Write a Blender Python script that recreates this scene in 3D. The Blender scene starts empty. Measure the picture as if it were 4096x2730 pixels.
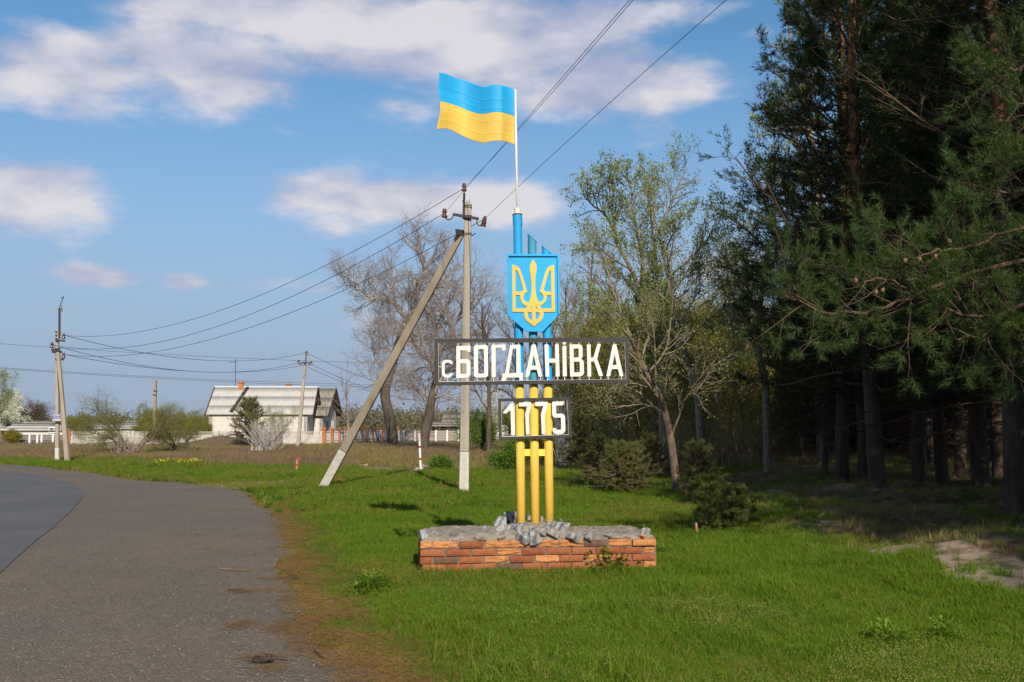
import bpy, math, random
import numpy as np
from mathutils import Vector, Matrix, noise as mnoise

C = bpy.context.scene.collection
SC = bpy.context.scene
rng = np.random.default_rng(7)
random.seed(7)

# ------------------------------------------------------------------ camera, sky, sun, exposure
FPX = 3982.0                      # focal length in pixels of the 4096 wide photograph
CX, CY = 2048.0, 1365.0
EYE = 1.57
PITCH = math.atan((1697.0 - CY) / FPX)
cam = bpy.data.cameras.new("camera"); camo = bpy.data.objects.new("camera", cam); C.objects.link(camo)
cam.sensor_width = 36.0; cam.lens = 36.0 * FPX / 4096.0
cam.clip_start = 0.05; cam.clip_end = 6000.0
camo.location = (0, 0, EYE); camo.rotation_euler = (math.radians(90) + PITCH, 0, 0)
SC.camera = camo
SUN_EL, SUN_AZ = math.radians(32), math.radians(167)      # azimuth clockwise from +Y
S_DIR = Vector((math.sin(SUN_AZ) * math.cos(SUN_EL), math.cos(SUN_AZ) * math.cos(SUN_EL), math.sin(SUN_EL)))
sun = bpy.data.lights.new("sun", "SUN"); suno = bpy.data.objects.new("sun", sun); C.objects.link(suno)
sun.energy = 5.0; sun.angle = math.radians(0.5); sun.color = (1.0, 0.90, 0.76)
suno.rotation_euler = (-S_DIR).to_track_quat('-Z', 'Y').to_euler()
SC.view_settings.view_transform = 'Standard'; SC.view_settings.look = 'None'
SC.view_settings.exposure = 0.15; SC.view_settings.gamma = 1.0; SC.view_settings.use_curve_mapping = False
SC.cycles.max_bounces = 6; SC.cycles.diffuse_bounces = 3; SC.cycles.transparent_max_bounces = 8


def V(u, v, Y):
    """point seen at pixel (u, v) of the 4096 wide photograph, Y metres ahead"""
    x, z = (u - CX) / FPX, -(v - CY) / FPX
    c, s = math.cos(PITCH), math.sin(PITCH)
    dy, dz = c - z * s, s + z * c
    k = Y / dy
    return np.array([x * k, Y, EYE + dz * k])


def G(u, v, z0=0.0):
    x, z = (u - CX) / FPX, -(v - CY) / FPX
    c, s = math.cos(PITCH), math.sin(PITCH)
    dy, dz = c - z * s, s + z * c
    k = (z0 - EYE) / dz
    return np.array([x * k, dy * k, z0])


VW = 4096 / 2353.0
def VV(u, v, Y): return V(u * VW, v * VW, Y)
def GV(u, v): return G(u * VW, v * VW)


# ---- sky
world = bpy.data.worlds.new("World"); SC.world = world; world.use_nodes = True
wt = world.node_tree; wt.nodes.clear()
class N:
    """tiny helper to write node maths as expressions"""
    def __init__(s, t, sock): s.t, s.s = t, sock
    def op(s, o, *a, clamp=False):
        n = s.t.nodes.new('ShaderNodeMath'); n.operation = o; n.use_clamp = clamp
        for i, q in enumerate((s,) + a):
            if isinstance(q, N): s.t.links.new(q.s, n.inputs[i])
            else: n.inputs[i].default_value = q
        return N(s.t, n.outputs[0])
    def __add__(s, o): return s.op('ADD', o)
    def __sub__(s, o): return s.op('SUBTRACT', o)
    def __mul__(s, o): return s.op('MULTIPLY', o)
    def __truediv__(s, o): return s.op('DIVIDE', o)
    def mx(s, o): return s.op('MAXIMUM', o)
    def mn(s, o): return s.op('MINIMUM', o)
    def ramp(s, a, b, smooth=True):
        n = s.t.nodes.new('ShaderNodeMapRange'); n.interpolation_type = 'SMOOTHSTEP' if smooth else 'LINEAR'
        s.t.links.new(s.s, n.inputs[0]); n.inputs[1].default_value = a; n.inputs[2].default_value = b
        return N(s.t, n.outputs[0])

def mixc(t, f, a, b, blend='MIX'):
    n = t.nodes.new('ShaderNodeMix'); n.data_type = 'RGBA'; n.blend_type = blend
    for i, q in ((0, f), (6, a), (7, b)):
        if isinstance(q, N): t.links.new(q.s, n.inputs[i])
        elif i == 0: n.inputs[i].default_value = q
        else: n.inputs[i].default_value = (*q, 1)
    return N(t, n.outputs[2])

def noise_n(t, vec, scale, detail=4, rough=.55, lac=2.0, dist=0.0):
    n = t.nodes.new('ShaderNodeTexNoise'); n.inputs['Scale'].default_value = scale; n.inputs['Detail'].default_value = detail
    n.inputs['Roughness'].default_value = rough; n.inputs['Lacunarity'].default_value = lac; n.inputs['Distortion'].default_value = dist
    if vec is not None: t.links.new(vec.s, n.inputs['Vector'])
    return N(t, n.outputs[0])

def build_sky():
    t = wt
    sky = t.nodes.new('ShaderNodeTexSky'); sky.sky_type = 'NISHITA'; sky.sun_disc = False
    sky.sun_elevation = SUN_EL; sky.sun_rotation = SUN_AZ; sky.altitude = 100; sky.air_density = 1.0; sky.dust_density = 0.4; sky.ozone_density = 2.5
    tc = t.nodes.new('ShaderNodeTexCoord'); sx = t.nodes.new('ShaderNodeSeparateXYZ'); t.links.new(tc.outputs['Generated'], sx.inputs[0])
    x, y, z = (N(t, sx.outputs[i]) for i in range(3))
    az = x.op('ARCTAN2', y); el = z.op('ARCSINE')
    def shifted(dz):
        cb = t.nodes.new('ShaderNodeCombineXYZ')
        t.links.new(x.s, cb.inputs[0]); t.links.new(y.s, cb.inputs[1]); t.links.new(((z + dz) * 2.3).s, cb.inputs[2])
        return N(t, cb.outputs[0])
    p0 = shifted(0.0); p1 = shifted(0.022)
    n0 = noise_n(t, p0, 8.5, 10, .55); n1 = noise_n(t, p1, 7.5, 4, .5)
    big = noise_n(t, p0, 2.2, 2, .5)
    # banks of cloud: centre and half size, in view pixels of the photograph
    banks = [(150, 165, 190, 95, 1.0), (480, 150, 270, 100, 1.1), (640, 30, 600, 70, .95), (900, 120, 420, 100, .95), (1150, 110, 330, 120, 1.1),
             (1400, 190, 240, 85, 1.15), (1250, 60, 330, 60, .9), (850, 225, 160, 45, .7),
             (60, 460, 150, 85, 1.1), (900, 455, 330, 65, 1.0), (1150, 470, 190, 70, .9), (780, 510, 90, 40, .75),
             (215, 634, 105, 27, 1.15), (420, 648, 75, 24, .95), (40, 605, 60, 15, .6), (510, 506, 36, 16, .6), (1750, 76, 60, 20, .8),
             (560, 655, 330, 32, .42), (150, 735, 250, 30, .35), (1050, 700, 330, 50, .4), (1690, 612, 120, 42, 1.0), (1690, 262, 60, 12, .45)]
    ctrl = None
    for (u, v, a, b, w) in banks:
        d = V(u * VW, v * VW, 1.0) - np.array([0, 0, EYE]); d /= np.linalg.norm(d)
        a0, e0 = math.atan2(d[0], d[1]), math.asin(d[2])
        ra, rb = a * VW / FPX, b * VW / FPX
        qx = (az - a0) * (1 / ra); qy = (el - e0) * (1 / rb)
        g = ((qx * qx + qy * qy) * -0.75).op('EXPONENT') * w
        ctrl = g if ctrl is None else ctrl.mx(g)
    # elsewhere in the sky the same broken cloud goes on
    inside = (az.op('ABSOLUTE').ramp(0.56, 0.75)).mx(el.ramp(0.46, 0.60)).mx((y * -1.0).ramp(-0.2, 0.1))
    ctrl = ctrl.mx(inside * big.ramp(.42, .72) * 0.95)
    dens = (ctrl * 1.15 + (n0 - 0.5) * 2.1 - 0.36).ramp(0.0, 0.70)
    lit = ((n0 - n1) * 3.4 + 0.44 + (ctrl - 0.55) * -0.25).ramp(-0.1, 0.95, False)
    cloudc = mixc(t, lit, (0.36, 0.40, 0.54), (0.68, 0.655, 0.69))
    hz = el.ramp(0.0, 0.42, False)
    blue = mixc(t, 1.0, N(t, sky.outputs[0]), (0.072, 0.106, 0.116), 'MULTIPLY')
    # thin veil of pale lavender air low down
    veil = (el * -1.0).ramp(-0.42, 0.0)
    blue = mixc(t, veil * 0.96, blue, (0.300, 0.360, 0.495))
    low = el.ramp(-0.02, 0.10)
    col = mixc(t, dens * 0.93, blue, cloudc)
    bg = t.nodes.new('ShaderNodeBackground'); bg.inputs[1].default_value = 1.0
    t.links.new(col.s, bg.inputs[0])
    out = t.nodes.new('ShaderNodeOutputWorld'); t.links.new(bg.outputs[0], out.inputs[0])
    world.cycles.sampling_method = 'MANUAL'; world.cycles.sample_map_resolution = 512
build_sky()


# ------------------------------------------------------------------ helpers
def link(o, parent=None):
    C.objects.link(o)
    if parent is not None: o.parent = parent
    return o

def rootloc(o):
    l = Vector((0, 0, 0))
    while o is not None:
        l += o.location; o = o.parent
    return np.array(l)

def tag(o, label=None, cat=None, group=None, kind=None):
    if label: o['label'] = label
    if cat: o['category'] = cat
    if group: o['group'] = group
    if kind: o['kind'] = kind
    return o

def empty(name, loc, label, cat, group=None):
    o = bpy.data.objects.new(name, None); o.location = tuple(loc); o.empty_display_size = .2
    C.objects.link(o); return tag(o, label, cat, group)

def copy_tree(o, parent=None):
    c = o.copy(); C.objects.link(c); c.parent = parent
    for ch in [q for q in bpy.data.objects if q.parent == o]: copy_tree(ch, c)
    return c

def mesh_from(verts, tris=None, quads=None, faces=None, name="mesh"):
    me = bpy.data.meshes.new(name)
    if faces is not None:
        me.from_pydata([tuple(v) for v in verts], [], faces); me.update(); return me
    verts = np.asarray(verts, dtype=np.float32)
    nt = 0 if tris is None else len(tris); nq = 0 if quads is None else len(quads)
    loops = np.concatenate([np.asarray(a, dtype=np.int32).ravel() for a in (tris, quads) if a is not None and len(a)])
    starts = np.concatenate([np.arange(nt) * 3, nt * 3 + np.arange(nq) * 4]).astype(np.int32)
    me.vertices.add(len(verts)); me.vertices.foreach_set('co', verts.ravel())
    me.loops.add(len(loops)); me.loops.foreach_set('vertex_index', loops)
    me.polygons.add(nt + nq); me.polygons.foreach_set('loop_start', starts)
    me.update(calc_edges=True)
    return me

def smooth(me, on=True):
    me.polygons.foreach_set('use_smooth', [on] * len(me.polygons))

class MB:
    """collects shapes given in world coordinates, then links them as ONE mesh object"""
    def __init__(s): s.v, s.f, s.n = [], [], 0
    def add(s, v, f):
        v = np.asarray(v, float); s.v.append(v); s.f += [tuple(int(i) + s.n for i in q) for q in f]; s.n += len(v); return s
    def box(s, c, size, rot=None):
        h = np.array(size) / 2.0
        v = np.array([[x, y, z] for x in (-1, 1) for y in (-1, 1) for z in (-1, 1)]) * h
        if rot is not None: v = v @ np.array(rot).T
        return s.add(v + np.array(c), [(0, 1, 3, 2), (4, 6, 7, 5), (0, 4, 5, 1), (2, 3, 7, 6), (0, 2, 6, 4), (1, 5, 7, 3)])
    def bar(s, a, b, w, d=None, w2=None, d2=None):
        """box beam from a to b, width w (sideways) and depth d, may taper"""
        a, b = np.array(a, float), np.array(b, float); d = w if d is None else d
        w2 = w if w2 is None else w2; d2 = d if d2 is None else d2
        t = b - a; t /= np.linalg.norm(t)
        up = np.array([0, 1, 0]) if abs(t[1]) < .9 else np.array([0, 0, 1])
        x = np.cross(t, up); x /= np.linalg.norm(x); y = np.cross(t, x)
        v = [p + x * i * ww / 2 + y * j * dd / 2 for p, ww, dd in ((a, w, d), (b, w2, d2)) for i, j in ((-1, -1), (1, -1), (1, 1), (-1, 1))]
        return s.add(v, [(3, 2, 1, 0), (4, 5, 6, 7), (0, 1, 5, 4), (1, 2, 6, 5), (2, 3, 7, 6), (3, 0, 4, 7)])
    def tube(s, pts, rad, k=8, caps=True):
        v, q = tube_np(np.array(pts, float), np.atleast_1d(rad) * np.ones(len(pts)), k)
        f = [tuple(x) for x in q]
        if caps: f += [tuple(range(k))[::-1], tuple(range(len(v) - k, len(v)))]
        return s.add(v, f)
    def lathe(s, c, prof, k=12, axis=(0, 0, 1)):
        ax = Vector(axis).normalized(); R = np.array(ax.to_track_quat('Z', 'Y').to_matrix())
        a = np.arange(k) * 2 * math.pi / k
        v = np.concatenate([np.stack([np.cos(a) * r, np.sin(a) * r, np.full(k, z)], 1) for r, z in prof]) @ R.T + np.array(c)
        f = [(i * k + j, i * k + (j + 1) % k, (i + 1) * k + (j + 1) % k, (i + 1) * k + j) for i in range(len(prof) - 1) for j in range(k)]
        f += [tuple(range(k))[::-1], tuple(range(len(v) - k, len(v)))]
        return s.add(v, f)
    def build(s, name, m, parent=None, sm=False, bevel=0):
        loc = rootloc(parent) if parent is not None else np.zeros(3)
        me = mesh_from(np.concatenate(s.v) - loc, faces=s.f, name=name)
        if sm: smooth(me)
        me.materials.append(m)
        o = bpy.data.objects.new(name, me); link(o, parent)
        if bevel:
            b = o.modifiers.new('bevel', 'BEVEL'); b.width = bevel; b.segments = 2; b.limit_method = 'ANGLE'
        return o

def tube_np(P, r, k):
    n = len(P)
    T = np.gradient(P, axis=0); T /= np.linalg.norm(T, axis=1, keepdims=True) + 1e-9
    ref = np.array([0.31, 0.95, 0.05]) if abs(T[0] @ np.array([0.31, 0.95, 0.05])) < .9 else np.array([1.0, 0, 0])
    X = np.cross(T, ref); X /= np.linalg.norm(X, axis=1, keepdims=True) + 1e-9
    Yv = np.cross(T, X)
    a = np.arange(k) * 2 * math.pi / k
    v = P[:, None] + r[:, None, None] * (np.cos(a)[None, :, None] * X[:, None] + np.sin(a)[None, :, None] * Yv[:, None])
    i, j = np.meshgrid(np.arange(n - 1), np.arange(k), indexing='ij')
    q = np.stack([i * k + j, i * k + (j + 1) % k, (i + 1) * k + (j + 1) % k, (i + 1) * k + j], -1).reshape(-1, 4)
    return v.reshape(-1, 3), q

def obj_np(name, verts, mats, tris=None, quads=None, parent=None, sm=False, matidx=None):
    loc = rootloc(parent) if parent is not None else np.zeros(3)
    me = mesh_from(np.asarray(verts) - loc, tris, quads, name=name)
    for m in (mats if isinstance(mats, (list, tuple)) else [mats]): me.materials.append(m)
    if matidx is not None: me.polygons.foreach_set('material_index', matidx)
    if sm: smooth(me)
    o = bpy.data.objects.new(name, me); link(o, parent)
    return o

def fill_shape(name, loops, frame, depth, m, parent, bevel=0.0):
    """extruded flat shape with holes. loops: lists of (x, z) ; frame: function (x,z)->world point of the back plane; depth towards the viewer"""
    cu = bpy.data.curves.new(name, 'CURVE'); cu.dimensions = '2D'; cu.fill_mode = 'BOTH'; cu.extrude = depth / 2; cu.bevel_depth = bevel
    for lp in loops:
        sp = cu.splines.new('POLY'); sp.points.add(len(lp) - 1); sp.use_cyclic_u = True
        for p, q in zip(sp.points, lp): p.co = (q[0], q[1], 0, 1)
    tmp = bpy.data.objects.new('tmp', cu)
    me = bpy.data.meshes.new_from_object(tmp)
    bpy.data.objects.remove(tmp); bpy.data.curves.remove(cu)
    loc = rootloc(parent) if parent is not None else np.zeros(3)
    n = len(me.vertices); co = np.empty(n * 3); me.vertices.foreach_get('co', co); co = co.reshape(-1, 3)
    out = np.array([frame(a, b, c) for a, b, c in co]) - loc
    me.vertices.foreach_set('co', out.ravel()); me.materials.clear(); me.materials.append(m); me.update()
    import bmesh
    bm = bmesh.new(); bm.from_mesh(me); bmesh.ops.remove_doubles(bm, verts=bm.verts, dist=1e-5); bmesh.ops.recalc_face_normals(bm, faces=bm.faces); bm.to_mesh(me); bm.free()
    o = bpy.data.objects.new(name, me); link(o, parent)
    return o

def rounded(pts):
    """[(x, y, r)...] polygon with rounded corners"""
    out = []; n = len(pts)
    for i, p in enumerate(pts):
        r = p[2] if len(p) > 2 else 0
        b = np.array(p[:2], float)
        if r <= 0: out.append(tuple(b)); continue
        a, c = np.array(pts[i - 1][:2], float), np.array(pts[(i + 1) % n][:2], float)
        da, dc = (a - b), (c - b); la, lc = np.linalg.norm(da), np.linalg.norm(dc); r = min(r, la * .48, lc * .48)
        s, e = b + da / la * r, b + dc / lc * r
        for t in (0, .25, .5, .75, 1): out.append(tuple((1 - t) ** 2 * s + 2 * t * (1 - t) * b + t * t * e))
    return out

def in_poly(x, y, poly):
    x, y = np.asarray(x), np.asarray(y); r = np.zeros(x.shape, bool); n = len(poly)
    for i in range(n):
        x1, y1 = poly[i]; x2, y2 = poly[(i + 1) % n]
        c = ((y1 > y) != (y2 > y)) & (x < (x2 - x1) * (y - y1) / (y2 - y1 + 1e-12) + x1)
        r ^= c
    return r

def dist_line(x, y, pl):
    d = np.full(np.shape(x), 1e9)
    for (x1, y1), (x2, y2) in zip(pl[:-1], pl[1:]):
        dx, dy = x2 - x1, y2 - y1
        t = np.clip(((x - x1) * dx + (y - y1) * dy) / (dx * dx + dy * dy + 1e-12), 0, 1)
        d = np.minimum(d, np.hypot(x - x1 - t * dx, y - y1 - t * dy))
    return d

def sstep(a, b, x):
    t = np.clip((x - a) / (b - a), 0, 1); return t * t * (3 - 2 * t)

_tab = np.random.default_rng(3).random((256, 256))
def vnoise(x, y, s=1.0, oct=3):
    x, y = np.asarray(x, float) / s, np.asarray(y, float) / s; o = np.zeros(np.shape(x)); a, tot = 1.0, 0
    for k in range(oct):
        xi, yi = np.floor(x).astype(int), np.floor(y).astype(int); fx, fy = x - xi, y - yi
        fx, fy = fx * fx * (3 - 2 * fx), fy * fy * (3 - 2 * fy)
        g = lambda i, j: _tab[(xi + i) % 256, (yi + j) % 256]
        o += a * ((g(0, 0) * (1 - fx) + g(1, 0) * fx) * (1 - fy) + (g(0, 1) * (1 - fx) + g(1, 1) * fx) * fy); tot += a
        x, y, a = x * 2.03 + 17, y * 2.03 + 5, a * .5
    return o / tot


# ------------------------------------------------------------------ materials
def new_mat(name):
    m = bpy.data.materials.new(name); m.use_nodes = True; t = m.node_tree
    return m, t, t.nodes['Principled BSDF'], t.nodes['Material Output']

def pos(t, sc=(1, 1, 1), kind='Object'):
    tc = t.nodes.new('ShaderNodeTexCoord'); mp = t.nodes.new('ShaderNodeMapping'); mp.inputs['Scale'].default_value = sc
    t.links.new(tc.outputs[kind], mp.inputs[0]); return N(t, mp.outputs[0])

def bump(t, b, h, strength=.5, dist=.01):
    n = t.nodes.new('ShaderNodeBump'); n.inputs['Strength'].default_value = strength; n.inputs['Distance'].default_value = dist
    t.links.new(h.s, n.inputs['Height']); t.links.new(n.outputs[0], b.inputs['Normal'])

def M(name, c1, c2=None, rough=.7, scale=6, stretch=(1, 1, 1), bmp=.3, bdist=.01, c3=None, s3=1.2, t3=(.55, .68), spec=.3, metal=0, fine=None):
    """general worn surface: two tones by noise, optional third tone in larger patches, fine relief"""
    m, t, b, _ = new_mat(name); p = pos(t, stretch)
    n = noise_n(t, p, scale, 6, .62)
    col = mixc(t, n.ramp(.3, .7), c1, c2 or tuple(x * .75 for x in c1))
    if c3:
        n3 = noise_n(t, p, s3, 5, .6); col = mixc(t, n3.ramp(*t3), col, c3)
    t.links.new(col.s, b.inputs['Base Color'])
    b.inputs['Roughness'].default_value = rough; b.inputs['Specular IOR Level'].default_value = spec; b.inputs['Metallic'].default_value = metal
    if bmp: bump(t, b, noise_n(t, p, fine or scale * 6, 5, .65), bmp, bdist)
    return m

def leaf_mat(name, cols, trans=.35, patch=.6, rough=.6, spec=.25, rnd=True):
    """thin leaf or blade: colour varies from piece to piece and in patches; lets some light through"""
    m, t, b, out = new_mat(name)
    g = t.nodes.new('ShaderNodeNewGeometry'); n = noise_n(t, N(t, g.outputs['Position']), patch, 4, .6)
    col = mixc(t, n.ramp(.33, .67), cols[0], cols[1])
    r = N(t, g.outputs['Random Per Island'])
    col = mixc(t, r.ramp(.45, 1.0, False) * .8, col, cols[2] if len(cols) > 2 else cols[1])
    t.links.new(col.s, b.inputs['Base Color']); b.inputs['Roughness'].default_value = rough; b.inputs['Specular IOR Level'].default_value = spec
    tr = t.nodes.new('ShaderNodeBsdfTranslucent'); t.links.new(col.s, tr.inputs[0])
    mx = t.nodes.new('ShaderNodeMixShader'); mx.inputs[0].default_value = trans
    t.links.new(b.outputs[0], mx.inputs[1]); t.links.new(tr.outputs[0], mx.inputs[2]); t.links.new(mx.outputs[0], out.inputs[0])
    return m

# ------------------------------------------------------------------ ground, road, shoulder
SH_EDGE = [GV(u, v)[:2] for u, v in [(850, 1568), (790, 1520), (722, 1490), (705, 1440), (690, 1400), (668, 1340), (660, 1290), (648, 1240), (632, 1200),
                                     (612, 1168), (580, 1145), (540, 1130), (500, 1122), (430, 1112), (330, 1105), (260, 1095), (200, 1086), (100, 1074), (0, 1067)]]
SH_EDGE = [(-0.1, -14.0), (-0.25, 0.0), (-0.6, 4.0)] + [tuple(p) for p in SH_EDGE] + [(-27.0, 43.5), (-36.0, 48.0), (-60.0, 56.0), (-110, 66)]
RD_EDGE = [GV(u, v)[:2] for u, v in [(0, 1320), (30, 1292), (65, 1260), (120, 1215), (150, 1190), (170, 1170), (185, 1150), (192, 1140), (188, 1130), (170, 1116), (140, 1106), (100, 1096), (50, 1089), (0, 1083)]]
RD_EDGE = [(-2.6, -14.0), (-3.4, 0.0), (-4.3, 6.0)] + [tuple(p) for p in RD_EDGE] + [(-24.0, 37.5), (-34.0, 42.5), (-60.0, 50.5), (-110, 60)]
LEFT_RD = [(-110, 53), (-60.0, 43.5), (-36.0, 36.0), (-26, 30), (-19, 24), (-15.5, 18), (-13, 10), (-11, 0), (-9.8, -14)]
LEFT_SH = [(-110, 51), (-60.0, 41.7), (-37.0, 34.3), (-27, 28.2), (-20.6, 22.8), (-17.2, 17.4), (-14.8, 9.8), (-12.8, 0), (-11.6, -14)]

def densify(pl, step, amp, seed):
    r = np.random.default_rng(seed); out = []
    for i, (a, b) in enumerate(zip(pl[:-1], pl[1:])):
        a, b = np.array(a), np.array(b); L = np.linalg.norm(b - a); n = max(1, int(L / step))
        nrm = np.array([-(b - a)[1], (b - a)[0]]) / L
        for k in range(n):
            p = a + (b - a) * k / n
            w = (vnoise(p[0] * 3, p[1] * 3, 1.0, 3) - .5) * 2 * amp + (vnoise(p[0] + 31, p[1] + 7, 1.3, 2) - .5) * amp * 2.6
            out.append(tuple(p + nrm * (w + r.normal() * amp * .12)))
    out.append(tuple(pl[-1])); return out

SH_FINE = densify(SH_EDGE, .12, .16, 1); RD_FINE = densify(RD_EDGE, .4, .012, 2)
SH_POLY = SH_FINE + LEFT_SH
SH_COARSE = SH_EDGE + LEFT_SH
def Z8(x, y): return tuple(G(2700 + x / 1.6855, 1900 + y / 1.6855)[:2])
SAND = [[Z8(*p) for p in q] for q in (
    [(1690, 780), (1790, 620), (2010, 640), (2200, 690), (2600, 760), (2900, 1000), (2353, 930), (2170, 890), (1980, 840), (1850, 800)],
    [(1360, 650), (1390, 560), (1560, 555), (1680, 590), (1640, 625), (1500, 665)],
    [(1900, 590), (2050, 530), (2150, 590), (2350, 640), (2600, 660), (2500, 690), (2150, 640)],
    [(690, 370), (740, 330), (900, 310), (1100, 370), (1060, 420), (850, 395)],
    [(600, 170), (690, 130), (800, 190), (740, 210)], [(1100, 480), (1250, 470), (1500, 540), (1300, 560)], [(980, 120), (1150, 110), (1250, 170), (1050, 190)])]
SAND_BIG = SAND[0]

def f_edge(y):      # where the forest floor starts
    return np.interp(y, [-20, 6, 9, 12, 20, 28, 36, 60], [3.5, 4.5, 4.6, 4.2, 4.2, 5.2, 8.6, 14.0])
def field_masks(x, y):
    n1 = vnoise(x, y, 3.5, 3); n2 = vnoise(x + 40, y, .8, 3)
    lim = np.interp(x, [-60, -25, -14, -8, -3, 2, 6, 12], [60, 44, 41, 37, 31, 34, 32, 38])
    dry = sstep(-2.5, 3.5, y - lim + (n1 - .5) * 9)
    fl = sstep(-.5, 1.1, x - f_edge(y) + (n1 - .5) * 1.8 + (n2 - .5) * 1.2) * (1 - sstep(36, 42, y))
    far_fl = sstep(0, 2, x - np.interp(y, [40, 60, 90, 200], [14.5, 20, 24, 40]) + (n1 - .5) * 4) * sstep(36, 42, y)
    fl = np.maximum(fl, far_fl)
    sd = np.zeros(np.shape(x))
    for iq, q in enumerate(SAND):
        jx, jy = (n2 - .5) * .5, (n1 - .5) * .6
        sd = np.maximum(sd, in_poly(x + jx, y + jy, q).astype(float) * (sstep(.12, .38, n2 + .1) if iq < 2 else .7 * sstep(.42, .62, n2 + .1)))
    # bare worn patches behind the shoulder
    for (u, v, a, b) in ((575, 1113, 105, 10.0), (820, 1082, 125, 9), (965, 1082, 60, 7), (700, 1103, 70, 5)):
        p = GV(u, v); q = GV(u + a, v); w = GV(u, v - b)
        rr = ((x - p[0]) / (q[0] - p[0])) ** 2 + ((y - p[1]) / (w[1] - p[1])) ** 2
        sd = np.maximum(sd, .75 * sstep(1.4, .5, rr + (n2 - .5) * 1.3))
    d = dist_line(x, y, SH_EDGE)
    lit = sstep(1.15, .35, d + (n2 - .5) * .9) * sstep(38, 20, y) * sstep(-4, 4, y)
    return dry, fl, sd, lit

def ground_z(x, y):
    x, y = np.asarray(x, float), np.asarray(y, float)
    out = ~in_poly(x, y, SH_COARSE); d = np.where(out, dist_line(x, y, SH_EDGE), 0)
    d = np.minimum(d, np.where(x < -5, dist_line(x, y, LEFT_SH), 1e9)); k = sstep(0, 1.6, d)
    pl = sstep(.3, 1.4, np.maximum(np.maximum(-1.1 - x, x - 1.7), np.maximum(10.0 - y, y - 11.8)))
    z = (vnoise(x, y, 4, 3) - .5) * .12 + (vnoise(x + 9, y + 3, .7, 2) - .5) * .035
    z = z * pl
    fl = sstep(-.3, 1.6, x - f_edge(y)) * sstep(40, 34, y)
    z += fl * ((vnoise(x + 3, y, 1.5, 3) - .42) * .42 + .04)
    z += .30 * np.exp(-(((x - 5.6) / 1.3) ** 2 + ((y - 10.8) / .8) ** 2)) * 0.5
    z += sstep(38, 52, y) * (vnoise(x, y, 9, 2) - .5) * .12
    z = z * k - 0.004
    for q, hh in ((SAND[0], .17), (SAND[1], .10), (SAND[2], .10), (SAND[3], .12), (SAND[4], .12), (SAND[6], .12)):
        c = np.mean(q, 0); e = np.max(np.abs(np.array(q) - c), 0) + .2; z = z + hh * np.exp(-(((x - c[0]) / e[0]) ** 2 + ((y - c[1]) / e[1]) ** 2) * 1.1)
    m = G(515 * VW, 1024 * VW); z = z + .85 * np.exp(-(((x - m[0]) / 2.1) ** 2 + ((y - m[1]) / 2.0) ** 2)) * (1 if True else 0)
    p = GV(840, 1076)
    return z

def axis_pts(lo, hi, fine_lo, fine_hi, fine, grow=1.12):
    a = list(np.arange(fine_lo, fine_hi, fine)); s = fine; x = a[-1]
    while x < hi: s = min(s * grow, 180); x += s; a.append(x)
    s = fine; x = fine_lo; b = []
    while x > lo: s = min(s * grow, 180); x -= s; b.append(x)
    return np.array(b[::-1] + a)

gx = axis_pts(-3000, 3000, -4, 9, .12, 1.08); gy = axis_pts(-60, 4500, 5.5, 24, .12, 1.05)
XX, YY = np.meshgrid(gx, gy); nxg, nyg = len(gx), len(gy)
ZZ = ground_z(XX, YY)
idx = np.arange(nxg * nyg).reshape(nyg, nxg)
quads = np.stack([idx[:-1, :-1], idx[:-1, 1:], idx[1:, 1:], idx[1:, :-1]], -1).reshape(-1, 4)

def ground_material():
    m, t, b, _ = new_mat('ground_soil_and_turf')
    g = t.nodes.new('ShaderNodeNewGeometry'); p = N(t, g.outputs['Position'])
    def at(n):
        a = t.nodes.new('ShaderNodeAttribute'); a.attribute_name = n; return N(t, a.outputs['Fac'])
    nb = noise_n(t, p, .35, 5, .6); nm = noise_n(t, p, 3.0, 6, .65); nf = noise_n(t, p, 28, 6, .7)
    green = mixc(t, nb.ramp(.35, .65), (.055, .115, .008), (.09, .135, .012))
    green = mixc(t, nf.ramp(.45, .8), green, (.075, .07, .03))
    dry = mixc(t, nm.ramp(.35, .65), (.16, .105, .065), (.20, .15, .085))
    dry = mixc(t, nb.ramp(.52, .66) * .55, dry, (.10, .12, .03))
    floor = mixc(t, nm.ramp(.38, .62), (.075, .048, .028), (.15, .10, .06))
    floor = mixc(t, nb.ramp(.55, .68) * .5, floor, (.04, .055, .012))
    sand = mixc(t, nf.ramp(.3, .7), (.40, .31, .225), (.27, .20, .14))
    sand = mixc(t, nm.ramp(.47, .62), sand, (.17, .12, .08))
    lit = mixc(t, nf.ramp(.35, .6), (.16, .085, .022), (.22, .125, .038))
    lit = mixc(t, nm.ramp(.5, .66), lit, (.115, .092, .02))
    moss = mixc(t, nf.ramp(.35, .65), (.105, .100, .012), (.140, .105, .026)); moss = mixc(t, nm.ramp(.35, .55), moss, (.085, .110, .008))
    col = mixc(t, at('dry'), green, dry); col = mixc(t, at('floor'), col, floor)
    col = mixc(t, at('litter'), col, moss); col = mixc(t, at('inner'), col, lit); col = mixc(t, at('sand'), col, sand)
    t.links.new(col.s, b.inputs['Base Color']); b.inputs['Roughness'].default_value = .95; b.inputs['Specular IOR Level'].default_value = .1
    bump(t, b, nf + nm, .9, .03)
    return m

def add_attr(me, name, vals):
    a = me.attributes.new(name, 'FLOAT', 'POINT'); a.data.foreach_set('value', np.asarray(vals, dtype=np.float32).ravel())

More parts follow.
